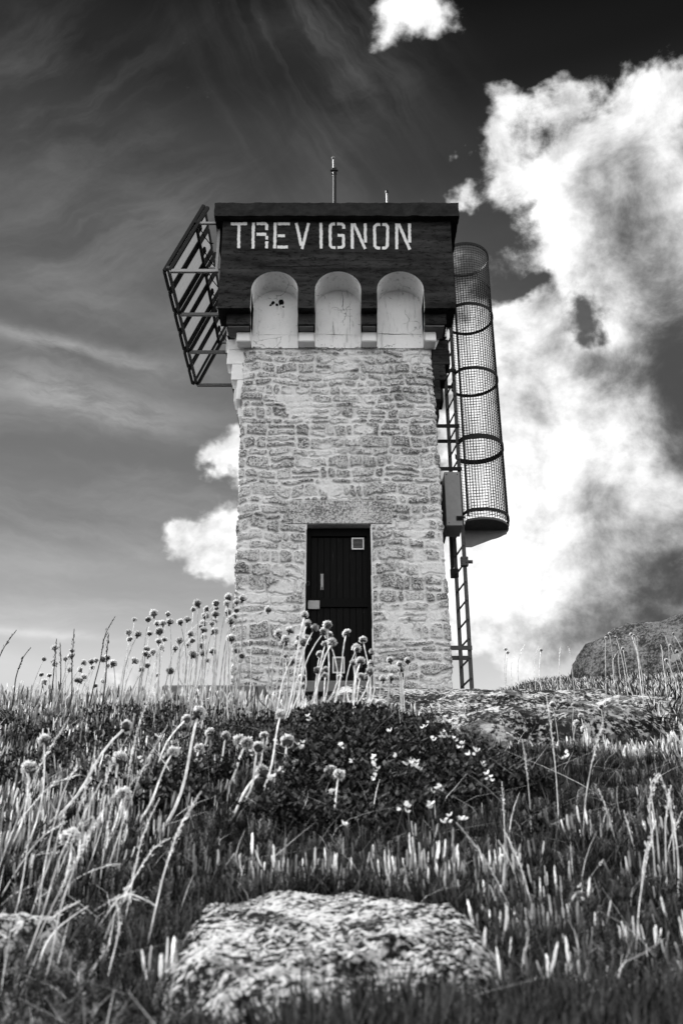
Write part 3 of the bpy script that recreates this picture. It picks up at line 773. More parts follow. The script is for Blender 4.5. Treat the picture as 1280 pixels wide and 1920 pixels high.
# ------------------------------------------------------------------ antennas on the roof
an = empty('roof_antenna', (-.12, 12.8, 10.9), 'tall thin antenna mast with clamp and small ball tip on the tower roof', 'antenna')
MB().tube([(-.115, 12.8, 10.9), (-.118, 12.8, 12.60)], .030, 10).build('mast', M_STEELD, an)
MB().tube([(-.135, 12.79, 12.45), (-.14, 12.79, 12.84)], .013, 8).sphere((-.142, 12.79, 12.86), .032, 10, 6).build('whip', M_STEELL, an)
MB().tube([(-.19, 12.8, 12.58), (-.06, 12.8, 12.58)], .018, 6).box(-.15, -.085, 12.76, 12.84, 12.55, 12.61).tube([(-.17,12.8,12.50),(-.08,12.8,12.50)], .012, 6).build('clamp', M_STEELD, an)
a2 = empty('roof_rod', (.77, 12.8, 10.9), 'short thin rod with small cap right of the mast on the tower roof', 'rod')
MB().tube([(.775, 12.8, 10.9), (.775, 12.8, 12.07)], .016, 8).build('rod', M_STEELL, a2)
MB().tube([(.775, 12.8, 12.07), (.775, 12.8, 12.12)], .026, 8).build('cap', M_STEELD, a2)

# ------------------------------------------------------------------ solar rack on the left side
rk = empty('solar_panel_rack', (-1.85, 12.1, 9.84), 'sloping rack of solar panels bracketed to the left side of the tower head', 'solar rack')
A0, B0 = Vector((-2.655, 0, 9.85)), Vector((-2.135, 0, 11.13)); WX = -1.90
dAB = (B0-A0).normalized(); nAB = Vector((-dAB.z, 0, dAB.x))         # outward (up-left) normal
RY = [12.12, 13.22, 14.30, 15.36]
for y in RY:
    MB().bar((A0.x, y, A0.z), (WX, y, A0.z), .045, .05).build('lower_strut', M_RACK, rk)
    t = (10.80-A0.z)/(B0.z-A0.z); xx = A0.x+(B0.x-A0.x)*t
    MB().bar((xx, y, 10.80), (WX, y, 10.80), .04, .035).build('upper_strut', M_RACK, rk)
    MB().bar((WX-.03, y, A0.z-.02), (WX-.03, y, 10.82), .04, .05, (0,1,0)).build('wall_post', M_RACK, rk)
    a = Vector((A0.x, y, A0.z)); b_ = Vector((B0.x, y, B0.z))
    MB().bar(a-nAB*.0, b_, .05, .05, (0, 1, 0)).build('sloping_rail', M_STEELD, rk)
for t in (.03, .74):
    p = A0.lerp(B0, t) + nAB*.045
    MB().bar((p.x, RY[0]-.03, p.z), (p.x, RY[-1]+.03, p.z), .045, .045).build('purlin', M_STEEL if t < .5 else M_STEELD, rk)
mp_, tp = newmat('solar_backsheet')
# cell joints: fine grid on the white back sheet
sp_ = tp.n('ShaderNodeSeparateXYZ'); tp.l(tp.P, sp_.inputs[0])
ly = tp.ss(tp.m('PINGPONG', sp_.outputs[1], 0.065), 0.0, 0.006); lz = tp.ss(tp.m('PINGPONG', sp_.outputs[2], 0.052), 0.0, 0.005)
big_ = tp.ss(tp.m('PINGPONG', sp_.outputs[1], 0.27), 0.0, 0.010)
vv_ = tp.m('MULTIPLY', tp.m('MINIMUM', ly, lz), big_)
tp.l(tp.grey(tp.mix(vv_, 0.60, 0.25)), tp.b.inputs['Base Color']); tp.b.inputs['Roughness'].default_value = 0.6
tt_ = tp.n('ShaderNodeBsdfTranslucent'); tt_.inputs['Color'].default_value = (.42, .42, .42, 1); xx_ = tp.n('ShaderNodeMixShader'); xx_.inputs[0].default_value = .6
tp.l(tp.b.outputs[0], xx_.inputs[1]); tp.l(tt_.outputs[0], xx_.inputs[2]); tp.l(xx_.outputs[0], tp.o.inputs['Surface'])
mgls, tgl = newmat('solar_glass')
mgls.node_tree.nodes['Principled BSDF'].inputs['Base Color'].default_value = (.012, .012, .012, 1)
mgls.node_tree.nodes['Principled BSDF'].inputs['Roughness'].default_value = 0.12
tg2 = tgl.n('ShaderNodeBsdfTransparent'); xg = tgl.n('ShaderNodeMixShader'); xg.inputs[0].default_value = .38        # semi-transparent cells
tgl.l(tgl.b.outputs[0], xg.inputs[1]); tgl.l(tg2.outputs[0], xg.inputs[2]); tgl.l(xg.outputs[0], tgl.o.inputs['Surface'])
npan = 6; y0_, y1_ = RY[0]-.02, RY[-1]+.02; pwid = (y1_-y0_)/npan
for k in range(npan):
    ya, yb = y0_+k*pwid+.012, y0_+(k+1)*pwid-.012
    o_ = nAB*.085
    a, b_ = A0+o_-dAB*.02, B0+o_+dAB*.02
    fm = MB(); th_ = nAB*.038
    fm.bar((a.x, ya+.025, a.z), (b_.x, ya+.025, b_.z), .05, .05, nAB); fm.bar((a.x, yb-.025, a.z), (b_.x, yb-.025, b_.z), .05, .05, nAB)
    fm.bar((a.x, ya+.036, a.z), (a.x, yb-.036, a.z), .036, .038, nAB); fm.bar((b_.x, ya+.036, b_.z), (b_.x, yb-.036, b_.z), .036, .038, nAB)
    fo = fm.build('solar_panel', M_STEELD, rk)
    sh_ = MB().add([a+Vector((0,ya+.02,0)), b_+Vector((0,ya+.02,0)), b_+Vector((0,yb-.02,0)), a+Vector((0,yb-.02,0))], [(0,1,2,3)])
    sub(sh_, 'back_sheet', mp_, fo)
    a_2, b_2 = a+nAB*.014, b_+nAB*.014
    gl_ = MB().add([a_2+Vector((0,ya+.02,0)), b_2+Vector((0,ya+.02,0)), b_2+Vector((0,yb-.02,0)), a_2+Vector((0,yb-.02,0))], [(0,1,2,3)])
    sub(gl_, 'glass_face', mgls, fo)
    jb = a.lerp(b_, .80) - nAB*.02; jy = (ya+yb)/2
    jx = MB().bar((jb.x-dAB.x*.06, jy, jb.z-dAB.z*.06), (jb.x+dAB.x*.06, jy, jb.z+dAB.z*.06), .11, .035, nAB)
    sub(jx, 'junction_box', M_BLACK, fo)
    cb = MB().tube([(jb.x+.02, jy, jb.z), (jb.x+.09, jy+.03, jb.z-.14), (jb.x+.17, jy+.12, jb.z-.20), (jb.x+.20, jy+.25, jb.z-.08), (jb.x+.16, jy+pwid*.6, jb.z-.02)], .009, 5)
    sub(cb, 'cable', M_BLACK, fo)

# ------------------------------------------------------------------ caged ladder on the right side
ld = empty('caged_ladder', (1.785, 13.4, 3.3), 'steel ladder with wire mesh safety cage on the right side of the tower', 'ladder')
LX, LY0, LY1 = 1.785, 13.19, 13.63; LT = 11.25
for y in (LY0, LY1):
    lx = LX if y == LY0 else LX-.075
    MB().box(lx-.029, lx+.029, y-.008, y+.008, 3.1, LT, .002).build('rail', M_STEEL if y == LY0 else M_STEEL, ld)
z = 3.42
while z < LT-.1:
    r_ = MB().tube([(LX, LY0-.016, z), (LX-.075, LY1+.016, z)], .014, 8); r_.sphere((LX, LY0-.016, z), .020, 8, 5, (1, .5, 1))
    r_.build('rung', M_STEEL, ld); z += .285
for zz in (4.13, 6.95, 7.70, 8.72, 10.2):
    for y in (LY0-.02, LY1+.02):
        xw = 1.42 if zz < 8.7 else 1.70
        MB().box(xw-.04, LX+.035, y-.006, y+.006, zz-.032, zz+.032, .002).build('wall_bracket', M_STEELD if zz > 5 else M_STEEL, ld)
# doubled upper section and clamp
for y in (LY0-.006, LY1+.012):
    pass
MB().box(LX-.15, LX-.106, LY1-.03, LY1+.05, 5.52, 6.9, .004).build('stiffener', M_STEELD, ld)
cl = MB().box(LX-.06, LX+.05, LY0-.05, LY0+.02, 5.36, 5.50, .006)
cl.tube([(LX+.05, LY0-.01, 5.43), (LX+.115, LY0-.01, 5.43)], .028, 8)
for dx, dz in ((-.04, .04), (-.04, 0), (-.04, -.04), (.02, .04), (.02, -.02)): cl.sphere((LX+dx, LY0-.052, 5.43+dz), .010, 8, 4)
cl.build('clamp', M_STEEL, ld)
MB().box(LX-.16, LX-.04, LY1-.03, LY1+.04, 5.36, 5.50, .006).build('clamp', M_STEELD, ld)
CX, CY, CR = 2.095, 13.41, .418
def cpt(t, z, r=CR): return Vector((CX+r*math.cos(t), CY+r*math.sin(t), z))
TA = R(123)
ts_ = [ -TA + 2*TA*k/44 for k in range(45)]
RZ = [6.19, 7.42, 8.66, 9.90, 11.14]
cage = MB()
nv_ = 40; thin = .0041
for k in range(nv_+1):
    t = -TA+2*TA*k/nv_; cage.tube([cpt(t, RZ[0]-.10, CR-.004), cpt(t, RZ[-1], CR-.004)], thin, 4)
z = RZ[0]-.08
while z < RZ[-1]:
    cage.tube([cpt(t, z, CR-.002) for t in ts_], thin, 4); z += .0495
cg = cage.build('wire_mesh_cage', M_STEELD, ld)
for i, z in enumerate(RZ):
    hgt = .052 if i != 1 else .085
    h_ = MB(); n = len(ts_); V = []
    for t in ts_: V += [cpt(t, z-hgt/2, CR+.002), cpt(t, z+hgt/2, CR+.002), cpt(t, z+hgt/2, CR+.011), cpt(t, z-hgt/2, CR+.011)]
    fs = []
    for k in range(n-1):
        for a in range(4): fs.append((4*k+a, 4*k+(a+1) % 4, 4*(k+1)+(a+1) % 4, 4*(k+1)+a))
    fs += [(0,1,2,3), (4*(n-1)+3, 4*(n-1)+2, 4*(n-1)+1, 4*(n-1))]
    h_.add(V, fs)
    for t in (ts_[0], ts_[-1]):
        p = cpt(t, z, CR+.006); h_.bar(p, (LX+.01, LY0 if t < 0 else LY1, z), hgt, .01, (0,0,1)) if False else h_.bar(p, (LX+.01, LY0 if t < 0 else LY1, z), .008, hgt)
    h_.build('hoop', M_STEELD, ld)
for t in (-TA, TA):
    MB().bar(cpt(t, RZ[0]-.09, CR+.016), cpt(t, RZ[-1], CR+.016), .006 if abs(t) < 1.2 else .03, .03 if abs(t) < 1.2 else .008, (math.cos(t), math.sin(t), 0)).build('upright', M_STEELD, ld)
disc = MB(); nd = 40
ring = [cpt(2*math.pi*k/nd, 6.035, CR-.012) for k in range(nd)]; ring = [Vector((max(p.x, 1.83), p.y, p.z)) for p in ring]
disc.prism(ring, (0, 0, .035)); disc.build('bottom_plate', M_STEEL, ld)
gs = MB().prism([(1.84, 13.405, 5.76), (1.93, 13.405, 5.76), (2.47, 13.405, 5.975), (2.47, 13.405, 6.033), (1.84, 13.405, 6.033)], (0, .012, 0)); gs.build('gusset', M_STEELL, ld)

bx_ = empty('ladder_guard_box', (1.64, 13.1, 5.9), 'grey sheet metal box fixed in front of the ladder beside the cage', 'metal box')
MB().box(1.525, 1.757, 12.95, 13.36, 5.905, 6.785, .006).build('casing', M_STEELL, bx_)
MB().tube([(1.70, 12.945, 6.02), (1.70, 12.91, 6.02), (1.745, 12.91, 6.02), (1.80, 12.93, 6.03)], .012, 6).box(1.67, 1.76, 12.935, 12.95, 5.985, 6.055, .004).build('hasp', M_STEELD, bx_)
MB().box(1.50, 1.5235, 13.02, 13.33, 5.78, 6.6, .003).build('side_flange', M_STEELD, bx_)
sc_ = MB()
for (x, z) in ((1.72, 6.74), (1.56, 6.74), (1.56, 5.95)): sc_.sphere((x, 12.948, z), .009, 8, 4, (1, .5, 1))
sc_.build('screw_heads', M_STEELD, bx_)

# ------------------------------------------------------------------ rocks
def rock(name, cx, cy, rx, ry, hgt, zfun, mat, label, amp=.02, freq=8, seed=0, n=160, p=3.0, sink=.1, tilt=0.0, ppow=1.0, ed=.16):
    """closed dome: superellipse plan, flat crown, skirt sunk in the soil"""
    U, Vv = np.meshgrid(np.linspace(0, 2*np.pi, n*2, endpoint=False), np.linspace(0, 1, n))
    rr = Vv
    edge = 1 + ed*N1.fbm(np.cos(U)*1.6+seed, np.sin(U)*1.6, seed, 4)
    X = cx + rx*edge*rr*np.sign(np.cos(U))*np.abs(np.cos(U))**ppow; Y = cy + ry*edge*rr*np.sign(np.sin(U))*np.abs(np.sin(U))**ppow
    dome = hgt*(1-rr**p)**.6 - sink*rr**12
    Z = zfun(X, Y) + dome + tilt*(Y-cy)
    d = amp*N2.fbm(X*freq+seed, Y*freq, Z*freq, 5, .55)
    X = X + d*.7*np.cos(U); Y = Y+d*.7*np.sin(U); Z = Z + d
    i = np.arange(n-1)[:, None]*(2*n) + np.arange(2*n)[None, :]; j = np.arange(n-1)[:, None]*(2*n) + (np.arange(2*n)[None, :]+1) % (2*n)
    Fc = np.stack([i, j, j+2*n, i+2*n], -1).reshape(-1, 4)
    V = np.stack([X, Y, Z], -1).reshape(-1, 3)
    o = link(name, mesh_np(name, V, Fc), mat); return tag(o, label, 'rock')
flat = lambda z0, sx=0.0, sy=0.0, cx=0, cy=0: (lambda x, y: z0 + sx*(x-cx) + sy*(y-cy))
fr = rock('foreground_rock', -.010, .80, .138, .185, .014, flat(.022, .02, .26, 0, .80), M_ROCK1, 'speckled granite rock low in the foreground below the plants', .012, 24, 3, 260, 4, .06, 0, .85, .30)
rock('small_rock', -.262, .84, .062, .045, .016, flat(.022, 0, .2, 0, .83), M_ROCK1, 'small pale stone at the left edge behind blurred grass', .010, 30, 9, 90, 3, .08, 0, .9, .3)
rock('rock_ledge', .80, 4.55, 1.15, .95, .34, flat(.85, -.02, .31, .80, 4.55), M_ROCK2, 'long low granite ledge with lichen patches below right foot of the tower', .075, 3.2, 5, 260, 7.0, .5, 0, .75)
rock('boulder', 4.42, 11.3, 1.85, 1.25, .74, flat(3.08, -.01, .05, 4.25, 11.3), M_ROCK3, 'big rounded granite boulder on the skyline at the right', .14, 1.7, 2, 200, 2.7, .3)
rock('low_boulder', 4.55, 9.4, .95, .6, .42, flat(2.62, .03, .05, 4.5, 9.4), M_ROCK3, 'lower boulder in front of the big one at the right edge', .10, 2.2, 12, 120, 2.6, .3)

# ------------------------------------------------------------------ vegetation: templates scattered as dense masses
def tube_tmpl(prof, n):
    """prof: list of (z, r) -> verts, quads"""
    V = []; Fs = []
    for z, r in prof:
        for k in range(n):
            t = 2*math.pi*k/n; V.append((r*math.cos(t), r*math.sin(t), z))
    for i in range(len(prof)-1):
        for k in range(n):
            l = (k+1) % n; Fs.append((i*n+k, i*n+l, (i+1)*n+l, (i+1)*n+k))
    return np.array(V), np.array(Fs)
def scatter(name, T, Fc, pos, sc, yaw, bend, lean, tone, mat, label, tgrad=None, rsc=None):
    N, v = len(pos), len(T); z = T[:, 2][None, :]
    rs = np.ones(N) if rsc is None else rsc
    x = T[:, 0][None, :]*rs[:, None]*np.ones((N, 1)); y = T[:, 1][None, :]*rs[:, None]
    x = (x + bend[:, None]*z*z + lean[:, None]*z)*sc[:, None]; y = y*sc[:, None]*np.ones((1, v)); zz = z*sc[:, None]*np.ones((N, 1))
    zz = zz*(1-.35*np.clip(np.abs(bend)[:, None]*z + np.abs(lean)[:, None]*.5, 0, 1.4))
    cy, sy = np.cos(yaw)[:, None], np.sin(yaw)[:, None]
    V = np.stack([pos[:, 0:1]+x*cy-y*sy, pos[:, 1:2]+x*sy+y*cy, pos[:, 2:3]+zz], -1).reshape(-1, 3)
    Fa = (np.arange(N)[:, None, None]*v + Fc[None]).reshape(-1, Fc.shape[1])
    tn = tone[:, None]*np.ones((1, v))
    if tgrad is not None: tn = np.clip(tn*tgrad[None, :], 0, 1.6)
    o = link(name, mesh_np(name, V, Fa, True, {'tone': tn.ravel()}), mat)
    return tag(o, label, None, None, 'stuff')
def in_rock(x, y):
    a = (np.abs((x+.010)/.108)**2.2 + np.abs((y-.82)/.135)**2.4 < .85 + .9*N1.fbm(x*22, y*22, 4, 3)) & ~((y < .71) & (x > -.03))
    b_ = ((x-.80)/1.05)**2 + ((y-4.6)/.85)**2 < .70
    c = ((x-4.25)/1.7)**2 + ((y-11.3)/1.2)**2 < .9
    d = (x > -2.2) & (x < 1.62) & (y > 12.0) & (y < 15.6)
    e = ((x+.285)/.045)**2 + ((y-.83)/.05)**2 < .8
    f_ = ((x-4.55)/.9)**2 + ((y-9.4)/.55)**2 < .9
    return a | b_ | c | d | e | f_
def spread(n, y0, y1, k=1.0, w=.52, seed=1, cond=None):
    rg = np.random.default_rng(seed); u = rg.random(int(n*2.5))
    y = (y0**(1-k) + u*(y1**(1-k)-y0**(1-k)))**(1/(1-k)) if abs(k-1) > 1e-6 else y0*(y1/y0)**u
    x = (rg.random(len(u))*2-1)*w*(y+.15); ok = ~in_rock(x, y)
    if cond is not None: ok &= cond(x, y, rg)
    x, y = x[ok][:n], y[ok][:n]
    return np.stack([x, y, gz(x, y)], -1), rg
def px_of(x, y, z):
    Zc = y*_c + z*_s; u = 640 + x/Zc*F_PX; v = 960 - (z*_c - y*_s)/Zc*F_PX
    return u, v
M_SPIKE = mat_plant('plantain_spikes', .04, 1.0, .50); M_LEAF = mat_plant('turf_leaves', .002, .08, .45)
M_HEATH = mat_plant('heath_sprigs', .003, .28, .4); M_NEEDLE = mat_plant('thrift_needles', .002, .10, .35); M_THATCH = mat_plant('dead_thatch', .04, .95, .5); M_DRY = mat_plant('dry_stalks', .45, .90, .45); M_HERB = mat_plant('trefoil_leaves', .005, .13, .45)

prof = [(0,.011),(.25,.010),(.50,.012),(.53,.034),(.57,.050),(.61,.044),(.66,.054),(.70,.047),(.75,.055),(.79,.047),(.84,.052),(.88,.042),(.92,.043),(.96,.028),(1.0,.008)]
Tn, Fn = tube_tmpl(prof, 7)
rg0 = np.random.default_rng(3)
ang = rg0.normal(0, 1, Tn.shape)*.006; hd_ = Tn[:, 2] > .52; Tn[hd_] += ang[hd_]
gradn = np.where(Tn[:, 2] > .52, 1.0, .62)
def patchy(f, thr, seed, ww=.12):
    return lambda x, y, rg: (N1.fbm(x*f/np.maximum(y, .5)**.5+seed, y*f/np.maximum(y, .5)**.5, seed, 3) + rg.normal(0, ww, x.shape)) > thr
def is_mound(x, y): return (np.abs((x-.02)/.24)**2 + ((y-1.48)/.34)**2) < 1 + 1.6*N1.fbm(x*9, y*9, 3, 3)
def cond_sp(x, y, rg):
    m = patchy(4.5, -.05, 3)(x, y, rg); m &= ~(is_mound(x, y) & (rg.random(x.shape) < .93))
    # few spikes in the shaded cushion at the lower left and right corners
    m &= ~((y < .95) & (rg.random(x.shape) < np.where(x < -.08, .90, np.where(x > .10, .62, .7))))
    return m
def tufts(name, nc, y0, y1, k, w, seed, cond, per, rad, l0, l1, mat, label, T, Fc, grad, rs0, rs1, out=.9, up=1.0, tp=1.4):
    cc, rg = spread(nc, y0, y1, k, w, seed, cond); m = rg.integers(per[0], per[1], len(cc)); idx = np.repeat(np.arange(len(cc)), m); n = len(idx)
    R_ = rg.uniform(rad[0], rad[1], len(cc))[idx]; a = rg.uniform(0, 6.283, n); q = np.sqrt(rg.random(n)); pos = cc[idx].copy()
    pos[:, 0] += R_*q*np.cos(a); pos[:, 1] += R_*q*np.sin(a); pos[:, 2] = gz(pos[:, 0], pos[:, 1]) + .25*R_*(1-q*q)
    ok = ~in_rock(pos[:, 0], pos[:, 1]); pos, a, q, idx = pos[ok], a[ok], q[ok], idx[ok]; n = len(pos)
    big = rg.uniform(.75, 1.25, len(cc))[idx]; L = (l0 + (l1-l0)*rg.random(n)**1.3)*big
    lean = out*q*rg.uniform(.3, 1, n); bend = -lean*.75*up*rg.uniform(.3, 1, n)
    ctone = rg.random(len(cc))[idx]; tone = np.clip((.35 + 1.0*ctone)*rg.random(n)**tp + .03, 0, 1)
    return scatter(name, T, Fc, pos, L, a + rg.normal(0, .5, n), bend, lean, tone, mat, label, grad, rg.uniform(rs0, rs1, n))
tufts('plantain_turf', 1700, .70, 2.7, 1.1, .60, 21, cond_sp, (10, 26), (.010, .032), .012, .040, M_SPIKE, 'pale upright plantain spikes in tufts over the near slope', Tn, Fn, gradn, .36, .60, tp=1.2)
Tm, Fm = tube_tmpl([(0,.014),(.5,.014),(.55,.040),(.85,.042),(1,.01)], 5)
P_, rg = spread(20000, 2.2, 8.5, 1.15, .50, 22, lambda x, y, rg: patchy(3.0, -.12, 5)(x, y, rg)); n = len(P_)
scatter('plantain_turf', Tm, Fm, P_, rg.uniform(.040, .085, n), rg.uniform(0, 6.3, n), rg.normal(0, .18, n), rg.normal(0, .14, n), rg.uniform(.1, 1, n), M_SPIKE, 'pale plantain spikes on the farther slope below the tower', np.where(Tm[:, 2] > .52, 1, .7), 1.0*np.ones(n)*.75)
P_, rg = spread(9000, 6, 15, 1.0, .55, 23, lambda x, y, rg: (x > -.5)); n = len(P_)
scatter('hill_grass', Tm, Fm, P_, rg.uniform(.035, .085, n), rg.uniform(0, 6.3, n), rg.normal(0, .25, n), rg.normal(0, .2, n), rg.uniform(.0, 1, n), M_SPIKE, 'pale tufted grass on the rise right of the tower', None, np.ones(n)*.55)

# leaves: bent blades, three segments
def blade(wd, seg=3, fold=.0):
    V = []; Fs = []
    for i in range(seg+1):
        t = i/seg; ww = wd*(1-t**1.8)*(.55+.45*min(1, t*4)) + .002
        V += [(0, -ww, t), (0, ww, t)]
    for i in range(seg): Fs.append((2*i, 2*i+1, 2*i+3, 2*i+2))
    return np.array(V), np.array(Fs)
Tb, Fb = blade(.06)
def sprig():                                    # upright shoot set with tiny needle leaves
    V = [(-.012,0,0),(.012,0,0),(.006,0,1),(-.006,0,1)]; Fs = [(0,1,2,3)]; rg = np.random.default_rng(8)
    for k in range(22):
        z = .12+.86*k/22; a = k*2.4; c, s_ = math.cos(a), math.sin(a); l = .20*(1.1-z*.6); b0 = len(V); q = .028
        V += [(-s_*q, c*q, z), (s_*q, -c*q, z), (c*l+s_*q*.4, s_*l-c*q*.4, z+l*.75), (c*l-s_*q*.4, s_*l+c*q*.4, z+l*.75)]; Fs.append((b0, b0+1, b0+2, b0+3))
    return np.array(V), np.array(Fs)
Th, Fh = sprig()
tufts('low_turf', 3600, .46, 2.7, 1.2, .64, 31, lambda x, y, rg: ~(is_mound(x, y) & (rg.random(x.shape) < .7)), (14, 30), (.008, .026), .007, .020, M_LEAF, 'dark low leafy turf on the near slope', Tb, Fb, None, .9, 1.5, 1.3, .5, 2.6)
def outside(x, y, rg): return np.abs(x) > .44*(y+.1)
tufts('low_turf', 3000, .05, 3.0, .0, 1.1, 35, outside, (12, 24), (.012, .04), .010, .028, M_LEAF, 'dark low leafy turf to either side', Tb, Fb, None, .9, 1.5, 1.3, .5, 2.6)
tufts('plantain_turf', 1500, .05, 3.0, .0, 1.1, 36, outside, (8, 18), (.012, .034), .014, .040, M_SPIKE, 'pale plantain spikes to either side', Tm, Fm, None, .5, .8, tp=1.2)
tufts('heath_sprigs', 2100, .60, 2.4, 1.2, .62, 33, lambda x, y, rg: ~is_mound(x, y), (12, 24), (.006, .020), .010, .026, M_HEATH, 'short fuzzy heath sprigs between the plantains', Th, Fh, .45+.75*Th[:, 2], .8, 1.3, 1.0, .9, 2.2)  # tone climbs to pale tips; dark bases paint in the shade between shoots
P_, rg = spread(42000, 2.4, 13, 1.2, .52, 32); n = len(P_)
scatter('low_turf', Tb, Fb, P_, rg.uniform(.03, .07, n)*(1+P_[:, 1]/12), rg.uniform(0, 6.3, n), rg.uniform(.0, .9, n), rg.uniform(0, .8, n), rg.uniform(0, 1, n)**1.8, M_LEAF, 'low leafy turf on the farther slope')
# thrift cushions: fine needles in tufts, lower centre and right
Tq, Fq_ = blade(.022)
cc, rg = spread(430, .42, 1.15, 1.2, .46, 41, lambda x, y, rg: (x > -.05*y) | (rg.random(x.shape) < .35))
k_ = 46; cpos = np.repeat(cc, k_, 0); n = len(cpos); rad_ = rg.normal(0, .010, (n, 2)); cpos[:, 0] += rad_[:, 0]; cpos[:, 1] += rad_[:, 1]; cpos[:, 2] = gz(cpos[:, 0], cpos[:, 1])
ya_ = np.arctan2(rad_[:, 1], rad_[:, 0]) + rg.normal(0, .5, n)
scatter('thrift_cushion', Tq, Fq_, cpos, rg.uniform(.014, .038, n), ya_, rg.uniform(.0, .55, n), rg.uniform(0, .6, n), rg.uniform(0, 1, n)**1.4, M_NEEDLE, 'fine needle leaved cushions in the foreground')
# taller tuft in front of the near rock
cc, rg = spread(330, .47, .66, 1.0, .40, 43, lambda x, y, rg: (x > -.035) & (x < .40*y+.05)); cpos = np.repeat(cc, 40, 0); n = len(cpos); rad_ = rg.normal(0, .010, (n, 2)); cpos[:, :2] += rad_; cpos[:, 2] = gz(cpos[:, 0], cpos[:, 1])
scatter('thrift_cushion', Tq, Fq_, cpos, rg.uniform(.025, .06, n), np.arctan2(rad_[:, 1], rad_[:, 0]) + rg.normal(0, .5, n), rg.uniform(.0, .5, n), rg.uniform(0, .5, n), rg.uniform(0, 1, n)**1.6, M_NEEDLE, 'soft needle leaved tuft in front of the near rock')
# dead thatch: thin pale bent blades tangled through the turf
Tt, Ft = blade(.008, 4)
P_, rg = spread(4200, .55, 3.2, 1.1, .48, 61); n = len(P_)
scatter('dry_thatch', Tt, Ft, P_, .015+.050*rg.random(n)**2, rg.uniform(0, 6.3, n), rg.normal(0, 1.0, n), rg.normal(0, .8, n), rg.random(n)**1.3, M_THATCH, 'thin tangled dead grass blades through the turf')
# fringe overhanging the near rock
tt = RNG.uniform(0, 2*math.pi, 170); ex = .142*np.sign(np.cos(tt))*np.abs(np.cos(tt))**.9*RNG.uniform(.88, 1.12, 170)-.005; ey = .80+.172*np.sign(np.sin(tt))*np.abs(np.sin(tt))**.9*RNG.uniform(.88, 1.1, 170)
cpos = np.repeat(np.stack([ex, ey, 0*ex], -1), 34, 0); n = len(cpos); rad_ = RNG.normal(0, .009, (n, 2)); cpos[:, :2] += rad_; cpos[:, 2] = gz(cpos[:, 0], cpos[:, 1])
scatter('rock_edge_tufts', Tq, Fq_, cpos, RNG.uniform(.015, .040, n), np.arctan2(rad_[:, 1], rad_[:, 0]) + RNG.normal(0, .6, n), RNG.uniform(.0, .8, n), RNG.uniform(0, .8, n), RNG.uniform(0, 1, n)**1.6, M_NEEDLE, 'fine tufts lapping over the edge of the near rock')
# trefoil mound
Tl = np.array([(0,0,0),(.30,-.34,.45),(.30,.34,.45),(.1,0,1.0)]); Fl = np.array([(0,1,3,2)])
def cond_m(x, y, rg): return is_mound(x*.95, y) | (((x+.22)/.42)**2+((y-1.62)/.34)**2 < 1+1.5*N2.fbm(x*8, y*8, 3, 3)) & (rg.random(x.shape) < .5)
P_, rg = spread(56000, 1.05, 2.2, .6, .36, 51, cond_m); n = len(P_); P_[:, 2] += rg.uniform(0, .030, n)
scatter('trefoil_mound', Tl, Fl, P_, rg.uniform(.0045, .0095, n), rg.uniform(0, 6.3, n), rg.normal(0, .3, n), rg.uniform(-1.4, 1.4, n), rg.uniform(0, 1, n)**3, M_HERB, 'dark mound of small trefoil leaves in the middle of the slope')

# ------------------------------------------------------------------ thrift flowers, one by one
def set_tone(o, v):
    a = o.data.attributes.new('tone', 'FLOAT', 'POINT'); a.data.foreach_set('value', [v]*len(o.data.vertices))
M_HEADL = mat_plant('thrift_head_petals', .45, .90, .45); M_HEADD = mat_plant('thrift_head_bracts', .03, .09, .2)
def head_meshes(seed):
    rg = random.Random(seed); m = MB(); r = .0068
    for k in range(190):                             # papery florets all round the upper ball
        zz = rg.uniform(-.55, 1); t = rg.uniform(0, 6.283); s_ = math.sqrt(max(0, 1-zz*zz))
        d = Vector((s_*math.cos(t), s_*math.sin(t), zz*.8)).normalized()
        u = d.cross(Vector((rg.uniform(-1,1), rg.uniform(-1,1), rg.uniform(-1,1)))).normalized(); v_ = d.cross(u)
        a = r*.70; l = r*rg.uniform(1.05, 1.38); w_ = .0011*rg.uniform(.7, 1.5)
        p = d*a; q = d*l
        m.add([p, p.lerp(q, .6)+u*w_, q+v_*w_*.6, p.lerp(q, .6)-u*w_], [(0,1,2,3)])
    hm = m.build('flower_head', M_HEADL); set_tone(hm, rg.uniform(.1, .9))
    c = MB().sphere((0,0,-.0010), r*.93, 10, 6, (1,1,.80)); c.tube([(0,0,-r*.7),(0,0,-r*1.5)], [.0028,.0012], 6)
    cm = c.build('bract_cup', M_HEADD, None, True); set_tone(cm, rg.uniform(.2, .9))
    return hm, cm
HV = [head_meshes(s) for s in range(4)]
for h_, c_ in HV:
    C.collection.objects.unlink(h_); C.collection.objects.unlink(c_)
fl = []   # (x, y, D, zone)
def addp(lst, s_, ox, oy, D0, D1, zone):
    for x, y in lst: fl.append((ox+x/s_, oy+y/s_, random.uniform(D0, D1), zone))
addp([(205,270),(165,312),(205,330),(155,370),(185,373),(165,397),(245,311),(265,300),(270,280),(262,352),(300,352),(290,392),(315,325),(342,322),(360,316),(347,343),(385,313),(402,306),(425,328)], 2, 0, 1080, 2.0, 2.4, 'low')
addp([(482,212),(517,218),(486,237),(576,140),(630,143),(610,177),(591,178),(637,172),(597,208),(561,216),(617,238),(595,245),(551,273),(573,285),(605,270),(545,292),(556,297),(638,356),(657,271),(673,244),(740,103),(725,125),(703,162),(773,124),(770,150),(715,217),(720,243),(754,190),(765,228),(722,292),(762,290),(798,283),(810,103),(812,120),(808,143),(804,168),(805,208)], 2, 0, 1080, 1.75, 2.15, 'tall')
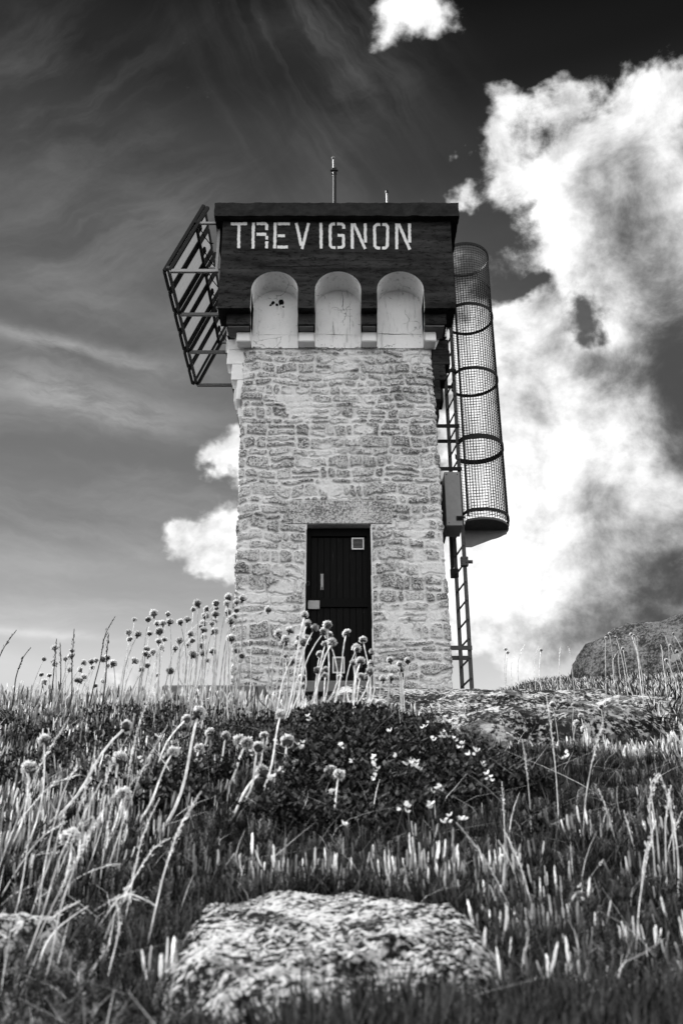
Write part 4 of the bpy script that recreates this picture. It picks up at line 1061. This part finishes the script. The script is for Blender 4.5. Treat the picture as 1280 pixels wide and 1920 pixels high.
addp([(857,80),(850,103),(856,135),(887,97),(911,84),(886,129),(878,152),(865,168),(866,234),(889,281),(906,300),(1043,216),(1088,204),(1070,238),(1062,250)], 2, 0, 1080, 1.7, 2.0, 'wall')
addp([(1006,126)], 2, 0, 1080, 1.8, 1.8, 'lone')
addp([(1142,145),(1153,178),(1180,195),(1138,249),(1150,236),(1227,184),(1215,209),(1232,222),(1220,253),(1245,250),(1190,355)], 2, 0, 1080, 1.6, 1.95, 'door')
addp([(435,967),(540,1010),(500,1070),(595,1088),(525,1145),(590,1160),(585,1205),(570,1235)], 3.368, 520, 900, 1.6, 1.95, 'door')
addp([(710,1138),(770,1163),(822,1142),(778,1195),(785,1228),(665,1255),(715,1250)], 3.368, 520, 900, 1.8, 2.1, 'right_wall')
addp([(700,537),(847,600),(925,630),(990,597),(1052,520),(1077,620),(1113,705)], 2, 0, 1080, 1.28, 1.45, 'near')
addp([(165,615),(108,720),(463,820),(265,985)], 2, 0, 1080, 1.0, 1.15, 'corner')
addp([(480,395),(522,410),(490,510),(427,567)], 2.667, 440, 1300, 1.22, 1.35, 'mound')
addp([(720,45)], 2.667, 440, 1300, 1.6, 1.7, 'mound')
addp([(615,275),(622,287),(747,278)], 2, 640, 1080, 4.6, 5.0, 'skyline')
addp([(790,482),(870,482),(897,525),(973,490),(980,583),(908,575),(880,553)], 2, 640, 1080, 2.0, 2.4, 'ledge')
addp([(930,1655),(1010,1640)], 2.783, 820, 600, 3.9, 4.3, 'boulder')
LAB = {'low': ('small dark round thrift head in the short group at the far left skyline', 'short thrift heads left on the skyline'),
 'tall': ('dark round thrift head on a tall stalk against the sky just left of the tower', 'tall thrift heads left of the tower'),
 'wall': ('thrift head with pale rim in front of the left corner of the stone wall', 'thrift heads before the left stone wall'),
 'lone': ('single tall thrift head standing alone before the stone left of the door', None),
 'door': ('pale fluffy thrift head in front of the dark door', 'thrift heads before the door'),
 'right_wall': ('dark topped thrift head before the wall just right of the door', 'thrift heads right of the door'),
 'near': ('bright blurred thrift head on a long pale stalk in the near slope', 'bright near thrift heads'),
 'corner': ('soft blurred thrift head at the left edge among dry grass', 'blurred thrift heads at the left edge'),
 'mound': ('pale thrift head in the small cluster before the dark trefoil mound', 'thrift heads before the mound'),
 'skyline': ('tiny dark thrift head on the skyline right of the ladder', 'thrift heads right of the ladder'),
 'ledge': ('small white thrift head below the granite ledge', 'thrift heads below the ledge'),
 'boulder': ('tiny thrift head in front of the big boulder', 'thrift heads before the boulder')}
extra = {'tall': 16, 'door': 12, 'low': 6, 'near': 14, 'boulder': 9, 'wall': 4}
bnd = {'tall': (250,430,1160,1270,1.8,2.3), 'door': (560,690,1180,1290,1.65,2.0), 'low': (70,215,1225,1290,2.1,2.5), 'near': (160,570,1335,1480,1.15,1.6), 'boulder': (1130,1275,1185,1240,3.9,4.4), 'wall': (440,560,1180,1250,1.8,2.1)}
for zn, k in extra.items():
    x0, x1, y0, y1, d0, d1 = bnd[zn]
    for _ in range(k): fl.append((random.uniform(x0, x1), random.uniform(y0, y1), random.uniform(d0, d1), zn))
for (x, y, D, zone) in fl:
    hp = at(x, y, D)
    Dn = D + random.uniform(-.10, .06); g0 = float(gz(hp.x, Dn)); L = max(.04, hp.z-g0)
    lean = {'near': -.38, 'mound': -.30, 'door': -.30, 'wall': -.05, 'lone': -.06, 'right_wall': -.12}.get(zone, .0) + random.gauss(0, .10)
    bx0 = hp.x + lean*L; base = Vector((bx0, Dn, float(gz(bx0, Dn))-.004))
    big = {'near': 1.12, 'corner': 1.15, 'mound': 1.0, 'skyline': 1.4, 'boulder': 1.0, 'low': .95, 'tall': 1.0}.get(zone, 1.08)*random.uniform(.72, 1.15)
    lab, grp = LAB[zone]
    rt = empty('thrift_flower', base, lab, 'flower', grp)
    wob = Vector((random.gauss(0, .06), random.gauss(0, .03), 0))*L
    pts = []
    for k in range(9):
        t = k/8; p = base.lerp(hp, t); p += wob*math.sin(math.pi*t) ; p.x += -lean*L*.32*math.sin(math.pi*t)*(1-t)*1.6
        pts.append(p)
    dirv = (pts[-1]-pts[-2]).normalized()
    rs_ = .00105*big*{'boulder': 1.5, 'skyline': 1.5, 'near': 1.35, 'mound': 1.25, 'door': 1.15}.get(zone, 1)
    stm = MB().tube(pts, [rs_*(1.15-.25*k/8) for k in range(9)], 5).build('stem', M_DRY, rt, True)
    set_tone(stm, random.uniform(.85, 1) if zone in ('near', 'mound', 'door', 'corner') else random.uniform(.05, .9))
    tl1, tl2, tl3, sqz = random.gauss(0, .25), random.gauss(0, .25), random.uniform(0, 6), random.choice([1, 1, .9, .75, 1.1])
    hv = random.choice(HV); rot = dirv.to_track_quat('Z', 'Y').to_euler()
    for src in hv:
        c_ = src.copy(); C.collection.objects.link(c_); c_.parent = rt
        c_.location = hp - base; c_.rotation_euler = (rot.x+tl1, rot.y+tl2, rot.z+tl3); c_.scale = (big, big, big*sqz)

# ------------------------------------------------------------------ tall dry grasses with seed heads
def grass(pts, D, r, headfrac, label, group, fluff=1.0, name='dry_grass_stalk', dark=False):
    if D < 1.3:
        d_ = .5
        while d_ < 1.6 and at(*pts[0], d_).z > float(gz(at(*pts[0], d_).x, d_)) + .004: d_ += .01
        if pts[0][1] < 1900: D = d_
    P3 = [at(x, y, D + k*.01) for k, (x, y) in enumerate(pts)]
    base = P3[0]; gg = float(gz(base.x, base.y))
    rt = empty(name, Vector((base.x, base.y, min(base.z, gg))), label, 'grass stalk', group)
    if base.z > gg: P3 = [Vector((base.x-.004, base.y, gg-.005))] + P3
    fine = []; m = len(P3)
    for i in range(m-1):                                     # Catmull-Rom
        p0, p1, p2, p3 = P3[max(i-1, 0)], P3[i], P3[i+1], P3[min(i+2, m-1)]
        for k in range(7):
            t = k/7; fine.append(.5*((2*p1)+(p2-p0)*t+(2*p0-5*p1+4*p2-p3)*t*t+(3*p1-p0-3*p2+p3)*t**3))
    fine.append(P3[-1]); n = len(fine)
    st_ = MB().tube(fine, [r*(1.2-.75*i/n) for i in range(n)], 5).build('stalk', M_HEADD if dark else M_DRY, rt, True); set_tone(st_, 0.3 if dark else random.uniform(.3, 1))
    i0 = int(n*(1-headfrac)); hd = MB(); tot_ = sum((fine[i+1]-fine[i]).length for i in range(i0, n-1)); step = r*2.1/fluff**.3
    acc = 0.0
    for i in range(i0, n-1):
        seg = (fine[i+1]-fine[i]); L = seg.length; d = seg.normalized(); cnt = max(1, int(L/step))
        for k in range(cnt):
            p = fine[i].lerp(fine[i+1], k/cnt); f = (acc+L*k/cnt)/max(tot_, 1e-6); env = math.sin(math.pi*min(.97, .12+.85*f))
            t = random.uniform(0, 6.283); u = d.cross(Vector((math.cos(t), math.sin(t), .3))).normalized(); v_ = d.cross(u)
            o_ = p + u*r*1.6*env*fluff*random.uniform(.3, 1.3); q = o_ + (d*1.5+u*.45).normalized()*r*5.5*env; w_ = r*1.0
            hd.add([o_, o_.lerp(q, .45)+v_*w_, q, o_.lerp(q, .45)-v_*w_], [(0,1,2,3)])
        acc += L
    ho = hd.build('seed_head', M_HEADD if dark else M_DRY, rt); set_tone(ho, 0.0 if dark else random.uniform(.4, 1))
    return rt
q3 = lambda *p: [(x/2, 1450+y/2) for x, y in p]
q4 = lambda *p: [(640+x/2, 1450+y/2) for x, y in p]
q1 = lambda *p: [(x/2, 1080+y/2) for x, y in p]
LG = ('long pale blurred grass stalk leaning right in the lower left foreground', 'blurred grasses in the lower left')
RGp = ('thin pale grass stalk with feathery seed head rising from the turf at the lower right', 'pale grasses at the lower right')
for pts, hf in [
 (((60,940),(130,620),(170,330),(235,80),(290,-30)), .2), (((75,760),(150,560),(220,330),(270,215),(350,-40)), .15),
 (((200,940),(260,740),(380,560),(470,455),(590,500)), .45), (((290,940),(340,800),(400,600),(470,440),(490,400)), .35),
 (((120,860),(180,740),(230,500),(300,300),(352,168),(300,200)), .12), (((0,470),(60,370),(130,270),(190,215),(255,180)), .45),
 (((300,560),(380,500),(470,460),(530,470),(600,505)), .6), (((60,700),(120,640),(200,540),(300,480)), .4),
 (((540,700),(590,480),(620,360),(680,190),(755,68)), .38), (((440,540),(480,440),(530,350),(580,280),(640,243)), .5),
 (((230,480),(270,410),(350,365),(440,340),(445,370)), .4), (((0,500),(60,450),(150,415)), .25), (((70,390),(110,330),(150,305),(245,295)), .35),
 (((100,940),(150,700),(200,600),(270,540),(330,500)), .3), (((300,850),(350,740),(380,690),(410,640)), .3), (((420,940),(480,870),(540,840)), .2),
 (((790,940),(805,870),(830,815)), .6), (((0,300),(60,200),(130,110),(200,40),(300,5)), .4), (((380,300),(440,200),(455,120)), .1), (((90,780),(160,750)), .3),
 (((20,600),(70,480),(110,200),(100,0)), .15), (((380,280),(440,200),(480,60),(560,-40)), .2)]:
    grass(q3(*pts), random.uniform(.72, .92), .00075, hf, *LG, fluff=2.0)
for pts, hf in [
 (((1180,460),(1170,300),(1155,100),(1195,5)), .3), (((1195,470),(1185,250),(1160,60),(1190,0)), .25), (((1250,400),(1240,200),(1220,80),(1195,8)), .3),
 (((1260,520),(1262,330),(1240,160),(1225,60)), .35), (((1050,340),(1020,230),(990,130),(962,58)), .5), (((1100,300),(1080,220),(1058,140)), .5),
 (((1120,520),(1130,360),(1150,255)), .2), (((1220,480),(1215,200),(1235,45)), .3), (((1270,640),(1280,560)), .2)]:
    grass(q4(*pts), random.uniform(.95, 1.15), .0008, hf, *RGp, fluff=1.9)
for k in range(10):
    x0 = random.uniform(-20, 250); y0 = random.uniform(1600, 1890); h_ = random.uniform(150, 420); dx = random.uniform(20, 190); b_ = random.uniform(-20, 30)
    grass([(x0, y0), (x0+dx*.25+b_*.5, y0-h_*.35), (x0+dx*.55+b_, y0-h_*.72), (x0+dx, y0-h_)], .85, .00055, random.uniform(.25, .5), *LG, fluff=2.2)
for k in range(7):
    x0 = random.uniform(930, 1290); y0 = random.uniform(1560, 1800); h_ = random.uniform(90, 260); dx = random.uniform(-90, 70)
    grass([(x0, y0), (x0+dx*.2, y0-h_*.4), (x0+dx*.6, y0-h_*.75), (x0+dx, y0-h_)], .95, .00055, random.uniform(.25, .5), *RGp, fluff=2.2)
MG = ('pale grass stem arching over the dark turf right of the near rock', 'arching stems right of the near rock')
for pts, hf in [(((700,620),(640,520),(570,380),(500,270),(430,185)), .45), (((720,560),(690,410),(650,300),(608,212)), .5), (((860,600),(830,610),(850,520),(880,460)), .1),
 (((370,940),(400,770),(440,660),(500,578)), .5), (((680,740),(672,690),(700,680)), .6), (((520,690),(560,640)), .5), (((700,940),(790,870)), .3), (((900,440),(940,380),(980,325)), .2),
 (((480,580),(420,540),(350,500)), .15), (((790,525),(750,480),(700,450)), .3), (((620,830),(690,790),(760,760)), .2), (((1120,550),(1200,500),(1280,455)), .3), (((960,560),(1000,520),(1040,510)), .2),
 (((1220,770),(1280,735)), .3)]:
    grass(q4(*pts), random.uniform(.75, .95), .00065, hf, *MG, fluff=1.8)
SG = ('dark slender grass seed head against the sky at the far left', 'dark grass heads on the left skyline')
for pts in [((50,460),(60,380),(85,310),(116,268)), ((-60,420),(-10,320),(20,260),(62,203)), ((345,440),(375,320),(395,220),(432,152)), ((268,450),(270,330),(278,198)), ((395,400),(400,290),(408,216)), ((195,420),(205,320),(212,235)), ((225,420),(228,330),(225,250))]:
    grass(q1(*pts), random.uniform(1.8, 2.1), .0014, .42, *SG, fluff=1.1, dark=True)
grass(q1((960,420),(975,470),(1020,510)), 1.7, .0011, .3, 'short dark grass blade before the foundation slab', None, dark=True)
grass(q4((825,600),(835,540),(880,450),(905,455)), .85, .0013, .3, 'pale stem with a white petal like tip low on the right', None, fluff=2.6)
for k in range(16):
    x = random.choice([random.uniform(905, 1270), random.uniform(1130, 1270)]); y = 1262-(x-900)*.06 ; D = random.uniform(4.2, 6.5); h_ = random.uniform(25, 55); dx = random.uniform(-14, 14)
    grass([(x, y), (x+dx*.3, y-h_*.6), (x+dx, y-h_)], D, .0018, .4, 'thin bent grass stem on the skyline right of the ladder', 'thin stems on the right skyline', fluff=1.2, dark=random.random() < .5)

# ------------------------------------------------------------------ trefoil flowers on the mound
M_PETAL = mat_plant('trefoil_petals', .70, .85, .35)
tf = [(440+x/2.667, 1300+y/2.667) for x, y in [(700,325),(700,370),(685,430),(540,280),(597,345),(800,315),(890,350),(905,375),(1008,480),(968,567),(1055,628),(1158,632),(1030,205),(1058,215),(1210,300),(1245,350),(985,240),(950,165),(770,190),(218,240),(190,440),(95,290),(545,635),(838,590),(1265,420),(330,265),(1130,260),(1180,290),(1090,240),(860,345),(240,380)]]
tf += [(640+835/2, 1080+675/2), (560+20, 1345), (470, 1390), (330, 1400), (262, 1425), (300,1380)]
for (x, y) in tf:
    D = .85
    while D < 2.6:
        p = at(x, y, D); g0 = float(gz(p.x, D))
        if p.z < g0 + .045: break
        D += .01
    base = Vector((p.x+random.uniform(-.012, .012), p.y+.01, g0-.003))
    rt = empty('trefoil_flower', base, 'small white pea flower cluster over the dark leafy mound', 'flower', 'white flowers on the leafy mound')
    st_ = MB().tube([base, base.lerp(p, .5)+Vector((random.uniform(-.004, .004), 0, .002)), p], .0006, 4).build('stem', M_HERB, rt); set_tone(st_, 1)
    fm = MB()
    for k in range(random.randint(2, 4)):
        c0 = p + Vector((random.uniform(-.005, .005), random.uniform(-.004, .004), random.uniform(-.006, .005)))
        t = random.uniform(0, 6.283); d = Vector((math.cos(t), -abs(math.sin(t))*.6, random.uniform(.1, .8))).normalized()
        u = d.cross(Vector((0, 0, 1))).normalized(); v_ = u.cross(d); s_ = random.uniform(.0026, .0038)
        # upright standard petal, two wings, keel
        fm.add([c0, c0+v_*s_*.6+u*s_*.9, c0+v_*s_*1.7+u*s_*.45, c0+v_*s_*1.7-u*s_*.45, c0+v_*s_*.6-u*s_*.9], [(0,1,2,3,4)])
        for sg in (-1, 1): fm.add([c0+u*sg*s_*.15, c0+d*s_*1.0+u*sg*s_*.55+v_*s_*.3, c0+d*s_*1.7+u*sg*s_*.2, c0+d*s_*.9-v_*s_*.3+u*sg*s_*.1], [(0,1,2,3)])
        fm.add([c0, c0+d*s_*.8-v_*s_*.6, c0+d*s_*1.6, c0+d*s_*.7+v_*s_*.2], [(0,1,2,3)])
    po = fm.build('petals', M_PETAL, rt); set_tone(po, random.uniform(.3, 1))
